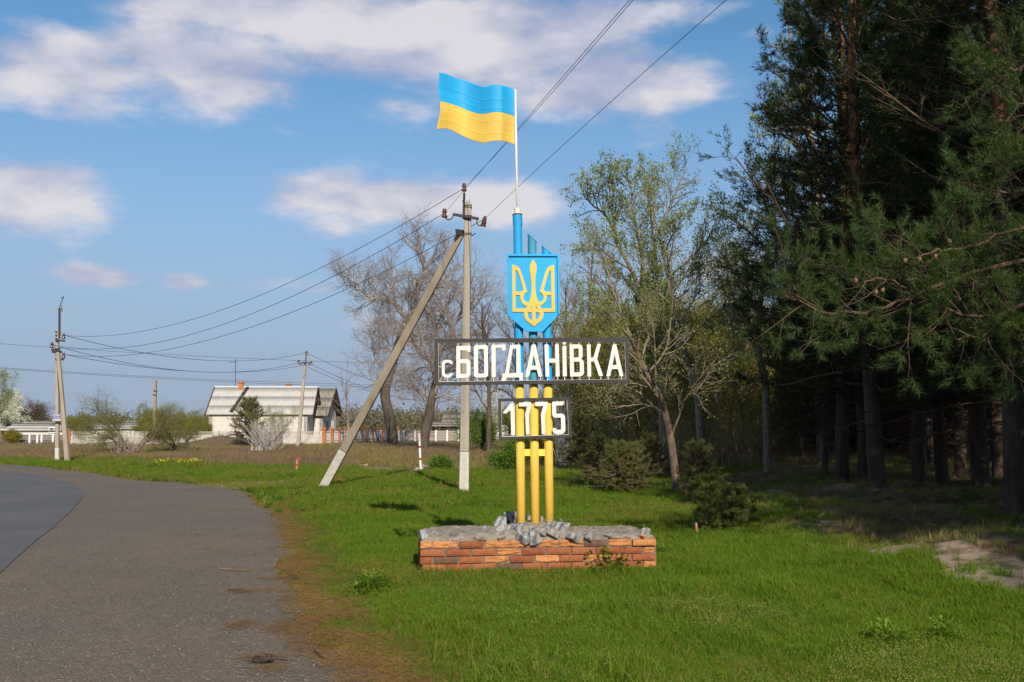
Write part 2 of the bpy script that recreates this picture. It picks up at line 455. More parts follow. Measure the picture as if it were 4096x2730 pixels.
ground = obj_np('ground', np.stack([XX, YY, ZZ], -1).reshape(-1, 3), ground_material(), quads=quads, sm=True)
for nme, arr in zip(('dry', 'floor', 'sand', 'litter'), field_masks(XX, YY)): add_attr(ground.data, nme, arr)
_d = dist_line(XX, YY, SH_EDGE); add_attr(ground.data, 'inner', sstep(.55, .15, _d + (vnoise(XX + 40, YY, .5, 3) - .5) * .7) * sstep(26, 18, YY) * sstep(-4, 4, YY))
tag(ground, 'grassy verge, dry field and forest floor', kind='structure')

def paved(kind):
    m, t, b, _ = new_mat(kind); g = t.nodes.new('ShaderNodeNewGeometry'); p = N(t, g.outputs['Position'])
    vor = t.nodes.new('ShaderNodeTexVoronoi'); vor.inputs['Scale'].default_value = 55 if kind == 'gravel_shoulder' else 120
    t.links.new(p.s, vor.inputs['Vector']); cell = N(t, vor.outputs['Distance'])
    sp = t.nodes.new('ShaderNodeSeparateColor'); t.links.new(vor.outputs['Color'], sp.inputs[0]); r = N(t, sp.outputs[0]); r2 = N(t, sp.outputs[1])
    nb = noise_n(t, p, .5, 5, .6); nm = noise_n(t, p, 3.5, 6, .65); nf = noise_n(t, p, 40, 5, .75)
    if kind == 'gravel_shoulder':
        col = mixc(t, nb.ramp(.35, .68), (.140, .110, .078), (.172, .132, .092))
        col = mixc(t, noise_n(t, p, .16, 3, .6).ramp(.42, .6) * .6, col, (.128, .108, .088))
        col = mixc(t, nm.ramp(.5, .75) * .5, col, (.082, .074, .070))
        col = mixc(t, r.ramp(.0, 1, False), mixc(t, 1, col, (.74, .74, .74), 'MULTIPLY'), mixc(t, 1, col, (1.24, 1.22, 1.20), 'MULTIPLY'))
        col = mixc(t, r2.ramp(.97, .985), col, (.27, .235, .19))
        vb = t.nodes.new('ShaderNodeTexVoronoi'); vb.inputs['Scale'].default_value = 13; t.links.new(p.s, vb.inputs['Vector'])
        sb = t.nodes.new('ShaderNodeSeparateColor'); t.links.new(vb.outputs['Color'], sb.inputs[0])
        stone = N(t, sb.outputs[0]).ramp(.93, .95) * (N(t, vb.outputs['Distance']) * -1.0).ramp(-.20, -.12)
        col = mixc(t, stone * .5, col, (.26, .23, .19))
        bump(t, b, (cell * -1.0) + nf * .6 + stone * .6, 1.0, .012)
    else:
        col = mixc(t, nb.ramp(.35, .68), (.088, .088, .092), (.110, .108, .108))
        col = mixc(t, r.ramp(0, 1, False), mixc(t, 1, col, (.8, .8, .8), 'MULTIPLY'), mixc(t, 1, col, (1.15, 1.15, 1.15), 'MULTIPLY'))
        col = mixc(t, nf.ramp(.66, .72) * .5, col, (.16, .15, .14))
        bump(t, b, (cell * -1.0) + nf * .4, .5, .004)
    t.links.new(col.s, b.inputs['Base Color']); b.inputs['Roughness'].default_value = .85; b.inputs['Specular IOR Level'].default_value = .35
    return m

def sheet(name, poly, z, m, label, thick=.02):
    n = len(poly); v = [(x, y, z) for x, y in poly] + [(x, y, z - thick) for x, y in poly]
    a = sum(poly[i][0] * poly[(i + 1) % n][1] - poly[(i + 1) % n][0] * poly[i][1] for i in range(n))
    top = tuple(range(n)) if a > 0 else tuple(range(n))[::-1]
    f = [top] + [(i, i + n, (i + 1) % n + n, (i + 1) % n) for i in range(n)]
    me = mesh_from(v, faces=f, name=name); me.materials.append(m)
    import bmesh
    bm = bmesh.new(); bm.from_mesh(me); bmesh.ops.triangulate(bm, faces=[q for q in bm.faces if len(q.verts) > 4]); bmesh.ops.recalc_face_normals(bm, faces=bm.faces); bm.to_mesh(me); bm.free()
    o = bpy.data.objects.new(name, me); link(o); return tag(o, label, kind='structure')
sheet('road_shoulder', SH_POLY, .004, paved('gravel_shoulder'), 'wide worn gravel and asphalt shoulder')
sheet('road', RD_FINE + LEFT_RD, .014, paved('smooth_asphalt'), 'smooth grey asphalt road curving away', .02)


# ------------------------------------------------------------------ scattering of grass and litter (ground cover, nobody could count it)
PROTO = bpy.data.collections.new('cover_pieces')
def proto_collection(name, meshes):
    c = bpy.data.collections.new(name)
    for i, me in enumerate(meshes): c.objects.link(bpy.data.objects.new(f'{name}_{i}', me))
    return c

def scatter(name, P, coll, nvar, scale, label, tilt=.15, seed=1, rz=None):
    r = np.random.default_rng(seed); n = len(P)
    me = bpy.data.meshes.new(name); me.vertices.add(n); me.vertices.foreach_set('co', np.asarray(P, np.float32).ravel())
    add_attr(me, 'sc', scale)
    a = me.attributes.new('rot', 'FLOAT_VECTOR', 'POINT')
    rot = np.stack([r.normal(0, tilt, n), r.normal(0, tilt, n), r.random(n) * 6.283 if rz is None else rz], 1); a.data.foreach_set('vector', rot.astype(np.float32).ravel())
    a = me.attributes.new('idx', 'INT', 'POINT'); a.data.foreach_set('value', r.integers(0, nvar, n).astype(np.int32))
    o = bpy.data.objects.new(name, me); link(o)
    ng = bpy.data.node_groups.new(name, 'GeometryNodeTree')
    ng.interface.new_socket('Geometry', in_out='INPUT', socket_type='NodeSocketGeometry'); ng.interface.new_socket('Geometry', in_out='OUTPUT', socket_type='NodeSocketGeometry')
    gi = ng.nodes.new('NodeGroupInput'); go = ng.nodes.new('NodeGroupOutput')
    ip = ng.nodes.new('GeometryNodeInstanceOnPoints'); ci = ng.nodes.new('GeometryNodeCollectionInfo')
    ci.inputs[0].default_value = coll; ci.inputs['Separate Children'].default_value = True; ci.inputs['Reset Children'].default_value = True
    mp = ng.nodes.new('GeometryNodeMeshToPoints')
    def na(nm, ty):
        q = ng.nodes.new('GeometryNodeInputNamedAttribute'); q.data_type = ty; q.inputs[0].default_value = nm; return q.outputs[0]
    ng.links.new(gi.outputs[0], mp.inputs[0]); ng.links.new(mp.outputs[0], ip.inputs['Points']); ng.links.new(ci.outputs[0], ip.inputs['Instance'])
    ip.inputs['Pick Instance'].default_value = True
    ng.links.new(na('idx', 'INT'), ip.inputs['Instance Index'])
    ng.links.new(na('rot', 'FLOAT_VECTOR'), ip.inputs['Rotation']); ng.links.new(na('sc', 'FLOAT'), ip.inputs['Scale'])
    ng.links.new(ip.outputs[0], go.inputs[0])
    md = o.modifiers.new('cover', 'NODES'); md.node_group = ng
    return tag(o, label, kind='stuff')

def tuft(n, h, w, spread, lean, mat_, seed, heads=0, hm=None, hsize=.006, hvar=.35):
    r = np.random.default_rng(seed); v, tr, mi = [], [], []
    for i in range(n):
        a = r.random() * 6.283; rad = spread * math.sqrt(r.random()); b = np.array([math.cos(a) * rad, math.sin(a) * rad, -0.01])
        d = r.random() * 6.283; L = h * (1 - hvar + 2 * hvar * r.random()); ln = lean * (.3 + r.random()) * L
        dirv = np.array([math.cos(d), math.sin(d), 0]); s = np.array([-dirv[1], dirv[0], 0]) * w * (.7 + .6 * r.random()) / 2
        tw = r.random() * 3.14; s = np.array([math.cos(tw), math.sin(tw), 0]) * np.linalg.norm(s)
        mid = b + dirv * ln * .35 + np.array([0, 0, L * .58]); top = b + dirv * ln + np.array([0, 0, L * (1 - .25 * lean)])
        k = len(v); v += [b - s, b + s, mid + s * .75, mid - s * .75, top]
        tr += [(k, k + 1, k + 2), (k, k + 2, k + 3), (k + 3, k + 2, k + 4)]; mi += [0] * 3
    for i in range(heads):
        a = r.random() * 6.283; rad = spread * 1.2 * math.sqrt(r.random()); b = np.array([math.cos(a) * rad, math.sin(a) * rad, 0]); L = h * (1.0 + .5 * r.random())
        top = b + np.array([r.normal() * .15 * L, r.normal() * .15 * L, L]); s = np.array([.0009, .0006, 0])
        k = len(v); v += [b - s, b + s, top]; tr += [(k, k + 1, k + 2)]; mi += [0]
        q = hsize * (.7 + .8 * r.random()); k = len(v)
        v += [top + np.array(d) * q for d in ((-1, 0, 0), (1, 0, 0), (0, -1, 0), (0, 1, 0), (0, 0, 1.8), (0, 0, -1.4))]
        tr += [(k + a_, k + b_, k + c_) for a_, b_, c_ in ((0, 2, 4), (2, 1, 4), (1, 3, 4), (3, 0, 4), (2, 0, 5), (1, 2, 5), (3, 1, 5), (0, 3, 5))]; mi += [1] * 8
    me = mesh_from(np.array(v), np.array(tr)); me.materials.append(mat_); me.materials.append(hm or mat_)
    me.polygons.foreach_set('material_index', mi); return me

m_grass = leaf_mat('grass_blades', [(.080, .188, .010), (.120, .225, .012), (.195, .225, .028)], .40, .45, .6, .12)
m_grass2 = leaf_mat('grass_blades_yellowish', [(.15, .17, .018), (.20, .19, .028), (.25, .20, .06)], .38, .6, .6, .12)
m_head = leaf_mat('seed_heads', [(.36, .31, .10), (.42, .36, .15), (.30, .28, .08)], .3, .8)
m_dry = leaf_mat('dry_stalks', [(.20, .125, .085), (.26, .18, .10), (.16, .10, .07)], .25, .25)
m_dry2 = leaf_mat('dry_straw', [(.30, .23, .11), (.24, .19, .08), (.19, .18, .05)], .25, .4)
m_needle_lit = leaf_mat('fallen_needles', [(.27, .145, .035), (.36, .22, .065), (.19, .11, .03)], .1, .9)
m_herb = leaf_mat('herb_leaves', [(.10, .18, .018), (.14, .22, .02), (.085, .14, .015)], .35, 1.5)

def samp(n, ylo, yhi, seed, pw=1.7, side=.62, pad=2.5):
    """points over the ground, thinning with distance like the picture does"""
    r = np.random.default_rng(seed); u = r.random(n)
    a = 1 - pw; y = (ylo ** a + u * (yhi ** a - ylo ** a)) ** (1 / a)
    x = (r.random(n) * 2 - 1) * (side * y + pad); return x, y, r

def plinth_mask(x, y):
    lx = x + .93; ly = y - 10.26; c, s = math.cos(math.radians(6)), math.sin(math.radians(6))
    X_, Y_ = lx * c + ly * s, -lx * s + ly * c
    return (X_ > -.02) & (X_ < 2.52) & (Y_ > -.03) & (Y_ < 1.06)

# green grass
x, y, r = samp(235000, 4.2, 46, 11, 1.25)
out = ~in_poly(x, y, SH_POLY) & ~plinth_mask(x, y)
x, y = x[out], y[out]; dry, fl, sd, lit = field_masks(x, y); u = r.random(len(x))
n1 = vnoise(x, y, 1.1, 3)
keep = (u > dry * .97) & (u > np.clip(fl * 1.15, 0, .96) * (1 - .5 * sstep(.55, .7, vnoise(x + 11, y + 4, 1.7, 3)))) & (u > sd * .95) & (u > np.clip(lit * 1.1, 0, .80)) & (u > sstep(.74, .85, n1) * .5)
x, y, lit, fl = x[keep], y[keep], lit[keep], fl[keep]; z = ground_z(x, y)
hgt = (.32 + .55 * vnoise(x + 30, y, 1.6, 3) + .42 * vnoise(x + 3, y + 12, .45, 2)) * (1 - .68 * lit) * (1 - .35 * fl) * (.75 + .5 * r.random(len(x)))
edge = sstep(.35, 0, np.abs(dist_line(x, y, [(-.95, 10.2), (1.55, 10.5)]))); hgt = hgt * (1 + .35 * edge)
sc = hgt * np.interp(y, [4, 12, 25, 46], [1.0, 1.12, 1.5, 2.2])
P = np.stack([x, y, z], 1)
hd = sstep(.55, .68, vnoise(x + 77, y * .6 + 5, 2.2, 3)) * sstep(2, -1, np.abs(x - 1.5) - 3.5)
_c = GV(1620, 1432); hd = hd * .5 + 1.0 * np.exp(-((x - _c[0]) / .75) ** 2 - ((y - _c[1]) / .55) ** 2) * sstep(.3, .6, vnoise(x, y, .5, 2))
w_hd = r.random(len(x)) < hd * .6 * np.maximum(sstep(.35, .6, vnoise(x + 9, y + 31, 5.0, 2)), .9 * np.exp(-((x - _c[0]) / .75) ** 2 - ((y - _c[1]) / .55) ** 2)) + .003
yel = (r.random(len(x)) < .14 + .22 * sstep(20, 30, y) + .5 * sstep(.5, .68, vnoise(x, y + 60, 2.6, 3)) + .5 * lit[:len(x)]) & ~w_hd
g_main = proto_collection('grass_tuft', [tuft(26, .105, .0065, .075, .55, m_grass, i) for i in range(6)])
g_yel = proto_collection('pale_grass_tuft', [tuft(24, .095, .0065, .08, .6, m_grass2, 20 + i) for i in range(4)])
g_head = proto_collection('seeding_grass_tuft', [tuft(24, .10, .006, .08, .5, m_grass, 40 + i, 5, m_head, .0026) for i in range(5)])
main = ~w_hd & ~yel
scatter('grass', P[main], g_main, 6, sc[main], 'fresh green grass on the verge', seed=3)
scatter('pale_grass', P[yel], g_yel, 4, sc[yel], 'yellowish green grass in patches', seed=4)
scatter('seeding_grass', P[w_hd], g_head, 5, sc[w_hd], 'grass with pale seed heads', seed=5)

# longer single clumps standing out of the short grass
x, y, r = samp(5200, 5, 24, 17, 1.3); d = dist_line(x, y, [(-.95, 10.15), (1.6, 10.42)])
k = ~in_poly(x, y, SH_POLY) & ~plinth_mask(x, y); x, y, d = x[k], y[k], d[k]; dry, fl, sd, lit = field_masks(x, y)
k = (r.random(len(x)) < .05 + .75 * sstep(.56, .72, vnoise(x + 3, y + 8, .9, 3)) + .5 * sstep(.25, 0, d)) & (r.random(len(x)) > lit) & (r.random(len(x)) > fl * .9) & (sd < .3)
x, y = x[k], y[k]
g_long = proto_collection('long_grass_clump', [tuft(16, .19, .0062, .05, .75, m_grass, 120 + i) for i in range(3)] + [tuft(12, .17, .006, .05, .8, m_grass2, 125)])
scatter('long_grass', np.stack([x, y, ground_z(x, y)], 1), g_long, 4, .55 + .7 * r.random(len(x)), 'longer clumps of grass standing out of the verge', seed=18)

# dry field
x, y, r = samp(60000, 22, 84, 12, .6, .62, 3)
dry, fl, sd, lit = field_masks(x, y); u = r.random(len(x))
k = ~in_poly(x, y, SH_POLY) & (u < dry * .9 + .03) & (u > fl * .7) & (sd < .3)
x, y = x[k], y[k]; P = np.stack([x, y, ground_z(x, y)], 1)
g_dry = proto_collection('dry_weed', [tuft(15, .24, .010, .17, .45, m_dry, 60 + i) for i in range(5)])
g_dry2 = proto_collection('dry_straw', [tuft(14, .25, .010, .15, .5, m_dry2, 70 + i) for i in range(3)] + [tuft(16, .24, .014, .14, .6, m_grass2, 80)])
sc = (.45 + .9 * vnoise(x, y, 4, 3)) * (.7 + .6 * r.random(len(x))) * np.interp(y, [22, 40, 60, 84], [.75, .95, .8, .6])
st = r.random(len(x)) < sstep(.42, .62, vnoise(x + 15, y, 6, 3)) * .8 + .08
scatter('dry_weeds', P[~st], g_dry, 5, sc[~st], 'reddish brown dry weeds of the field', seed=6)
scatter('dry_straw', P[st], g_dry2, 4, sc[st], 'pale straw and young grass of the field', seed=7)

# taller green grass and herbs in the strip and under the trees
x, y, r = samp(11000, 18, 60, 13, .9, .62, 3)
dry, fl, sd, lit = field_masks(x, y)
q = vnoise(x + 5, y + 9, 2.4, 3); k = ~in_poly(x, y, SH_POLY) & (q > .5) & (r.random(len(x)) > dry * .75) & (r.random(len(x)) > fl * .96) & (sd < .05)
x, y = x[k], y[k]; P = np.stack([x, y, ground_z(x, y)], 1)
def herb(n, s, seed, mt, lf=1.0):
    r = np.random.default_rng(seed); v, tr = [], []
    for i in range(n):
        a = r.random() * 6.28; el = .2 + r.random() * 1.1; d = np.array([math.cos(a) * math.cos(el), math.sin(a) * math.cos(el), math.sin(el)])
        sd_ = np.array([-math.sin(a), math.cos(a), 0]) * s * .16 * lf * (.7 + r.random() * .6); c = d * s * (.25 + .5 * r.random()) + r.normal(0, s * .12, 3) * [1, 1, .3]
        L = d * s * lf * (.3 + .3 * r.random()); k = len(v); v += [c, c + L * .5 + sd_, c + L + np.array([0, 0, -s * .06]), c + L * .5 - sd_]
        tr += [(k, k + 1, k + 2), (k, k + 2, k + 3)]
    v = np.array(v); v[:, 2] = np.abs(v[:, 2]); me = mesh_from(v, np.array(tr)); me.materials.append(mt); return me
g_herb = proto_collection('herb', [herb(110, .17, 90 + i, m_herb, .5) for i in range(2)] + [tuft(34, .20, .009, .12, .6, m_grass, 95), tuft(34, .17, .009, .13, .6, m_grass2, 96)])
scatter('tall_herbs', P, g_herb, 4, .45 + .7 * r.random(len(P)), 'leafy herbs and taller grass', seed=8)

# brown litter, dead stalks and thin grass on the forest floor
x, y, r = samp(16000, 8, 44, 19, .95, .62, 2)
dry, fl, sd, lit = field_masks(x, y); k = (r.random(len(x)) < fl * .8) & (r.random(len(x)) > sd * .85); x, y = x[k], y[k]
scatter('forest_litter', np.stack([x, y, ground_z(x, y)], 1), g_dry2, 4, .25 + .5 * vnoise(x, y, 1.2, 3) * (.6 + .8 * r.random(len(x))), 'brown dead stalks and thin grass on the forest floor', tilt=.5, seed=21)

# fallen pine needles along the edge of the shoulder and swept over it
def needle_patch(n, seed, L=.055, w=.0024, R=.13):
    r = np.random.default_rng(seed); v, tr = [], []
    for i in range(n):
        a = r.random() * 6.28; rad = R * math.sqrt(r.random()); c = np.array([math.cos(a) * rad, math.sin(a) * rad, .003 + .008 * r.random()])
        b = r.normal(0, .8); d = np.array([math.cos(b), math.sin(b), r.normal(0, .12)]) * L * (.6 + .7 * r.random()) / 2; s = np.array([-d[1], d[0], 0]); s *= w / 2 / (np.linalg.norm(s) + 1e-9)
        k = len(v); v += [c - d - s, c - d + s, c + d + s, c + d - s]; tr += [(k, k + 1, k + 2), (k, k + 2, k + 3)]
    me = mesh_from(np.array(v), np.array(tr)); me.materials.append(m_needle_lit); return me
x, y, r = samp(30000, 4.5, 26, 14, 1.6, .3, 1.5)
_, fl, sd, lit = field_masks(x, y); ins = in_poly(x, y, SH_POLY); d = dist_line(x, y, SH_EDGE)
pr = np.where(ins, sstep(.22, 0, d) * .8, sstep(.6, .05, d + (vnoise(x + 40, y, .5, 3) - .5) * .7) * .6); zz = np.where(ins, .005, ground_z(x, y) + .004)
drift = np.zeros(len(x))
for (u, v, a, b) in ((565, 1360, 48, 5), (548, 1438, 26, 11), (640, 1448, 52, 9), (600, 1515, 60, 6), (612, 1540, 30, 9), (500, 1262, 60, 5), (520, 1240, 30, 4), (600, 1330, 50, 3), (470, 1275, 50, 3), (655, 1340, 40, 3)):
    p = GV(u, v); q = GV(u + a, v); w = GV(u, v - b)
    drift = np.maximum(drift, .06 * sstep(1.3, .2, ((x - p[0]) / (q[0] - p[0])) ** 2 + ((y - p[1]) / (w[1] - p[1])) ** 2 + (vnoise(x, y, .25, 2) - .5) * 1.6))
pr = np.maximum(pr, drift * ins)
k = r.random(len(x)) < pr
P = np.stack([x, y, zz], 1)[k]
# extra drift points
ex = []
for (u, v, a, b, n) in ((565, 1360, 48, 5, 260), (548, 1438, 26, 11, 230), (645, 1448, 52, 8, 380), (600, 1515, 55, 5, 200), (612, 1540, 28, 8, 120), (500, 1262, 60, 5, 160), (600, 1330, 50, 3, 90)):
    p = GV(u, v); q = GV(u + a, v); w = GV(u, v - b); rr = np.random.default_rng(n)
    ex.append(np.stack([p[0] + rr.normal(0, .45, n) * (q[0] - p[0]), p[1] + rr.normal(0, .45, n) * (w[1] - p[1]), np.full(n, .006)], 1)[::6])
ex = np.concatenate(ex); g_nd = proto_collection('needles', [needle_patch(34, 100 + i) for i in range(4)])
g_nd2 = proto_collection('sparse_needles', [needle_patch(8, 110 + i, R=.11) for i in range(4)])
scatter('needle_litter', P, g_nd, 4, .7 + .6 * np.random.default_rng(5).random(len(P)), 'brown fallen pine needles along the edge', tilt=.05, seed=9, rz=np.random.default_rng(5).normal(0, .5, len(P)))
scatter('needle_drifts', ex, g_nd2, 4, .7 + .6 * np.random.default_rng(6).random(len(ex)), 'thin drifts of pine needles on the shoulder', tilt=.03, seed=10, rz=np.random.default_rng(6).normal(0, .3, len(ex)))

# loose grit on the shoulder
def pebble(seed):
    r = np.random.default_rng(seed); v = np.array([(-1, 0, 0), (1, 0, 0), (0, -1, 0), (0, 1, 0), (0, 0, .7), (0, 0, -.5)]) * r.uniform(.6, 1.1, (6, 1)) * .011
    me = mesh_from(v, np.array([(0, 2, 4), (2, 1, 4), (1, 3, 4), (3, 0, 4), (2, 0, 5), (1, 2, 5), (3, 1, 5), (0, 3, 5)])); return me
m_grit = M('grit', (.20, .175, .145), (.10, .088, .075), scale=1.7, bmp=0)
pb = [pebble(i) for i in range(5)]
for q in pb: q.materials.append(m_grit)
x, y, r = samp(15000, 5, 34, 15, 1.5, .55, 1); k = in_poly(x, y, SH_POLY) & ~in_poly(x, y, RD_FINE + LEFT_RD); x, y = x[k], y[k]
sc = np.clip(r.lognormal(-.55, .45, len(x)), .2, 2.2)
scatter('grit', np.stack([x, y, np.full(len(x), .006)], 1), proto_collection('grit_piece', pb), 5, sc, 'loose grit and small stones on the shoulder', tilt=.6, seed=12)

# ------------------------------------------------------------------ village sign
def paint(name, c, rough=.58, rust=.5, dirt=(.66, .78)):
    """old gloss paint: slight tone drift, faint brush relief, sparse rust and dirt of their own shape"""
    m, t, b, _ = new_mat(name); p = pos(t); pst = pos(t, (3, 3, .5))
    n = noise_n(t, p, 2.2, 4, .6); nf = noise_n(t, pst, 9, 6, .7)
    col = mixc(t, n.ramp(.3, .7), c, tuple(q * .80 + .012 for q in c))
    col = mixc(t, nf.ramp(*dirt) * rust, col, (.20, .11, .05))
    sp = noise_n(t, p, 60, 4, .7); col = mixc(t, sp.ramp(.70, .76) * .6, col, (.12, .08, .05))
    t.links.new(col.s, b.inputs['Base Color']); b.inputs['Roughness'].default_value = rough; b.inputs['Specular IOR Level'].default_value = .3
    bump(t, b, noise_n(t, p, 30, 5, .6) + noise_n(t, p, 3, 2, .5), .25, .006); return m
m_blue = paint('blue_paint', (.010, .36, .74)); m_blue_old = paint('faded_blue_paint', (.045, .29, .40), rust=.6)
m_yel = paint('yellow_paint', (.76, .49, .07), rust=.35); m_yel2 = paint('pale_yellow_paint', (.78, .66, .10), rust=.2); m_gold = paint('yellow_emblem_paint', (.72, .48, .085), rust=.3)
m_white = paint('white_paint', (.78, .75, .67), rust=.3, dirt=(.68, .85)); m_dark = paint('dark_grey_paint', (.038, .034, .032), rough=.7, rust=.4, dirt=(.66, .8))
m_rust = M('rust', (.16, .07, .03), (.07, .035, .02), rough=.9, scale=20, bmp=.5)

SY = 10.738                                   # distance of the lettered frames
def SYx(u): return SY + .05 * ((u - 2130) / 388.0)
def z2(x, y): return 1700 + x / 2.6144, 1300 + y / 2.6144
def z3(x, y): return 1950 + x / 2.6125, 800 + y / 2.6125
def plane_pt(u, v, off=0.0):                 # on the plane of the frames; off > 0 is nearer to the road
    p = V(u, v, SYx(u)); return np.array([p[0], p[1] - off, p[2]])
def shape2(name, loops, depth, m, parent, off=0.0, conv=z2, bevel=0.0012):
    """outline given in enlarged photo pixels -> solid of real size on the frame's plane"""
    k = 2.6144 * 388 * 10.26 / SY
    org = np.array(loops[0][0][:2], float)
    L = [[((x - org[0]) / k, -(y - org[1]) / k) for x, y in rounded(lp)] for lp in loops]
    p0 = plane_pt(*conv(*org))
    du = plane_pt(*conv(org[0] + 100, org[1])) - p0; dv = plane_pt(*conv(org[0], org[1] - 100)) - p0
    du *= k / 100; dv *= k / 100
    return fill_shape(name, L, lambda a, b, c: p0 + du * a + dv * b + np.array([0, -1, 0]) * (off + depth / 2 + c), depth, m, parent, bevel)

sign = empty('village_sign', (.2, 10.76, 0.0), 'village name sign with flag and trident crest on three blue and yellow pipes', 'sign')
PY = 10.80
posts = [((2084.5, 2096), (2070, 870)), ((2141, 2100), (2128, 956)), ((2198, 2094), (2184.5, 1002))]
SPLIT = 1531
for i, ((ub, vb), (ut, vt)) in enumerate(posts):
    yy = PY + .05 * (i - 1) * .14
    pb_, pt_ = V(ub, vb, yy), V(ut, vt, yy); pb2 = pb_ - (pt_ - pb_) / np.linalg.norm(pt_ - pb_) * .35
    zs = V(0, SPLIT, yy)[2]; f = (zs - pb_[2]) / (pt_[2] - pb_[2]); ps = pb_ + (pt_ - pb_) * f
    R = .0475
    po = MB().tube([pb2, ps], R, 28).build('post', m_yel, sign, sm=False); tag(po, 'yellow lower length of pipe')
    smooth(po.data)
    if i == 0:
        up = MB().tube([ps, pt_], R, 28)
    else:                                    # slanted cut, high on the left
        up = MB(); k = 28; a = np.arange(k) * 2 * math.pi / k
        cut = [.085, .078][i - 1]; T = pt_ - ps
        ring0 = np.stack([ps[0] + np.cos(a) * R, ps[1] + np.sin(a) * R, np.full(k, ps[2])], 1)
        ring1 = np.stack([pt_[0] + np.cos(a) * R, pt_[1] + np.sin(a) * R, pt_[2] - np.cos(a) * cut / 2], 1)
        up.add(np.concatenate([ring0, ring1]), [(j, (j + 1) % k, k + (j + 1) % k, k + j) for j in range(k)] + [tuple(range(k, 2 * k)), tuple(range(k))[::-1]])
    uo = up.build('post_top', m_blue_old if i == 1 else m_blue, sign); smooth(uo.data); tag(uo, 'blue upper length of pipe')
    md = uo.modifiers.new('edges', 'EDGE_SPLIT'); md.split_angle = math.radians(40)
    if i:                                    # thin lid on the slanted cut
        lid = MB(); k = 24; a = np.arange(k) * 2 * math.pi / k
        sl = cut / (2 * R); R2 = R * 1.09; o1 = .006
        mk = lambda dz: np.stack([pt_[0] + np.cos(a) * R2 + .002, pt_[1] + np.sin(a) * R2, pt_[2] - np.cos(a) * R2 * sl + dz], 1)
        lid.add(np.concatenate([mk(.001), mk(o1)]), [(j, (j + 1) % k, k + (j + 1) % k, k + j) for j in range(k)] + [tuple(range(k, 2 * k)), tuple(range(k))[::-1]])
        lid.build('post_lid', m_blue, sign)
# collar, socket, flag pole
c0, c1 = V(2071, 904, PY), V(2069.5, 862, PY)
co = MB().tube([c0, c0 + (c1 - c0) * .02, c0 + (c1 - c0) * .5, c0 + (c1 - c0) * .52, c0 + (c1 - c0) * .54, c1], [.050, .0535, .0535, .0515, .0535, .0535], 28).build('collar', m_blue, sign, sm=True)
co.modifiers.new('edges', 'EDGE_SPLIT').split_angle = math.radians(35)
MB().tube([V(2069.7, 862.5, PY), V(2069.6, 857, PY)], .0545, 24).build('collar_rim', m_rust, sign)
soc = MB().tube([V(2069.4, 857, PY), V(2069, 834, PY)], .033, 20)
for s in (-1, 1): soc.bar(V(2069.4 + s * 12, 853, PY), V(2069.4 + s * 18, 853, PY), .008)
soc.build('pole_socket', m_white, sign)
MB().tube([V(2069, 835, PY), V(2068.8, 820, PY), V(2068.8, 819, PY), V(2060.7, 359, PY)], [.0085, .0085, .0125, .0125], 12).build('flag_pole', m_white, sign, sm=True)

# flag of sheet metal
def z5(x, y): return 1700 + x / 2.412, 250 + y / 2.412
top = [(135, 98), (200, 110), (290, 150), (370, 168), (440, 195), (510, 222), (590, 235), (640, 220), (700, 218), (780, 230), (862, 262)]
mid = [(147, 375), (230, 395), (330, 430), (440, 475), (550, 500), (600, 495), (660, 482), (740, 485), (800, 500), (862, 523)]
bot = [(112, 648), (180, 640), (240, 650), (310, 685), (430, 740), (510, 768), (580, 778), (640, 762), (720, 758), (800, 770), (868, 795)]
def cr(pl, x):
    xs, ys = zip(*pl); m_ = np.gradient(ys, xs); i = min(max(np.searchsorted(xs, x) - 1, 0), len(xs) - 2); h = xs[i + 1] - xs[i]; t = (x - xs[i]) / h
    return (2 * t ** 3 - 3 * t * t + 1) * ys[i] + (t ** 3 - 2 * t * t + t) * h * m_[i] + (-2 * t ** 3 + 3 * t * t) * ys[i + 1] + (t ** 3 - t * t) * h * m_[i + 1]
def leftx(t): return np.interp(t, [0, .3, .5, .68, .85, 1], [135, 128, 147, 148, 130, 112])
ribs = [.25, .41, .63, .85]
def flag_half(t0, t1, name, m):
    nu, nt = 90, 46; v, q = [], []
    for a in range(nt + 1):
        t = t0 + (t1 - t0) * a / nt
        for b in range(nu + 1):
            s = b / nu; x = leftx(t) + (865 - leftx(t)) * s
            yt, ym, yb = cr(top, max(x, 135)), cr(mid, min(max(x, 147), 862)), cr(bot, max(x, 112))
            y = yt + (ym - yt) * t * 2 if t < .5 else ym + (yb - ym) * (t - .5) * 2
            wv = .085 * math.sin((1 - s) * 2 * math.pi * 1.12) * min(1, (1 - s) * 6) + (1 - s) * .05
            rb = 0
            yy_ = y - (x - 500) * .03
            for rr in ribs:
                d = (t - rr + .02 * math.sin(s * 5)) / .011
                rb += .0026 * math.exp(-d * d)
            p = V(*z5(x, y), PY - .012 - wv - rb); v.append(p)
    for a in range(nt):
        for b in range(nu):
            i = a * (nu + 1) + b; q.append((i, i + nu + 1, i + nu + 2, i + 1))
    o = obj_np(name, np.array(v), m, quads=np.array(q), parent=flag, sm=True)
    sd_ = o.modifiers.new('sheet', 'SOLIDIFY'); sd_.thickness = .003; sd_.offset = -1; return o
flag = MB().tube([V(2060.7 - 1.5, 362 + 0, PY - .003), V(2066, 578, PY - .003)], .006, 8).build('flag', m_white, sign)
tag(flag_half(0, .5, 'blue_band', m_blue), 'blue upper half of the sheet metal flag'); tag(flag_half(.5, 1, 'yellow_band', m_gold), 'yellow lower half of the sheet metal flag')

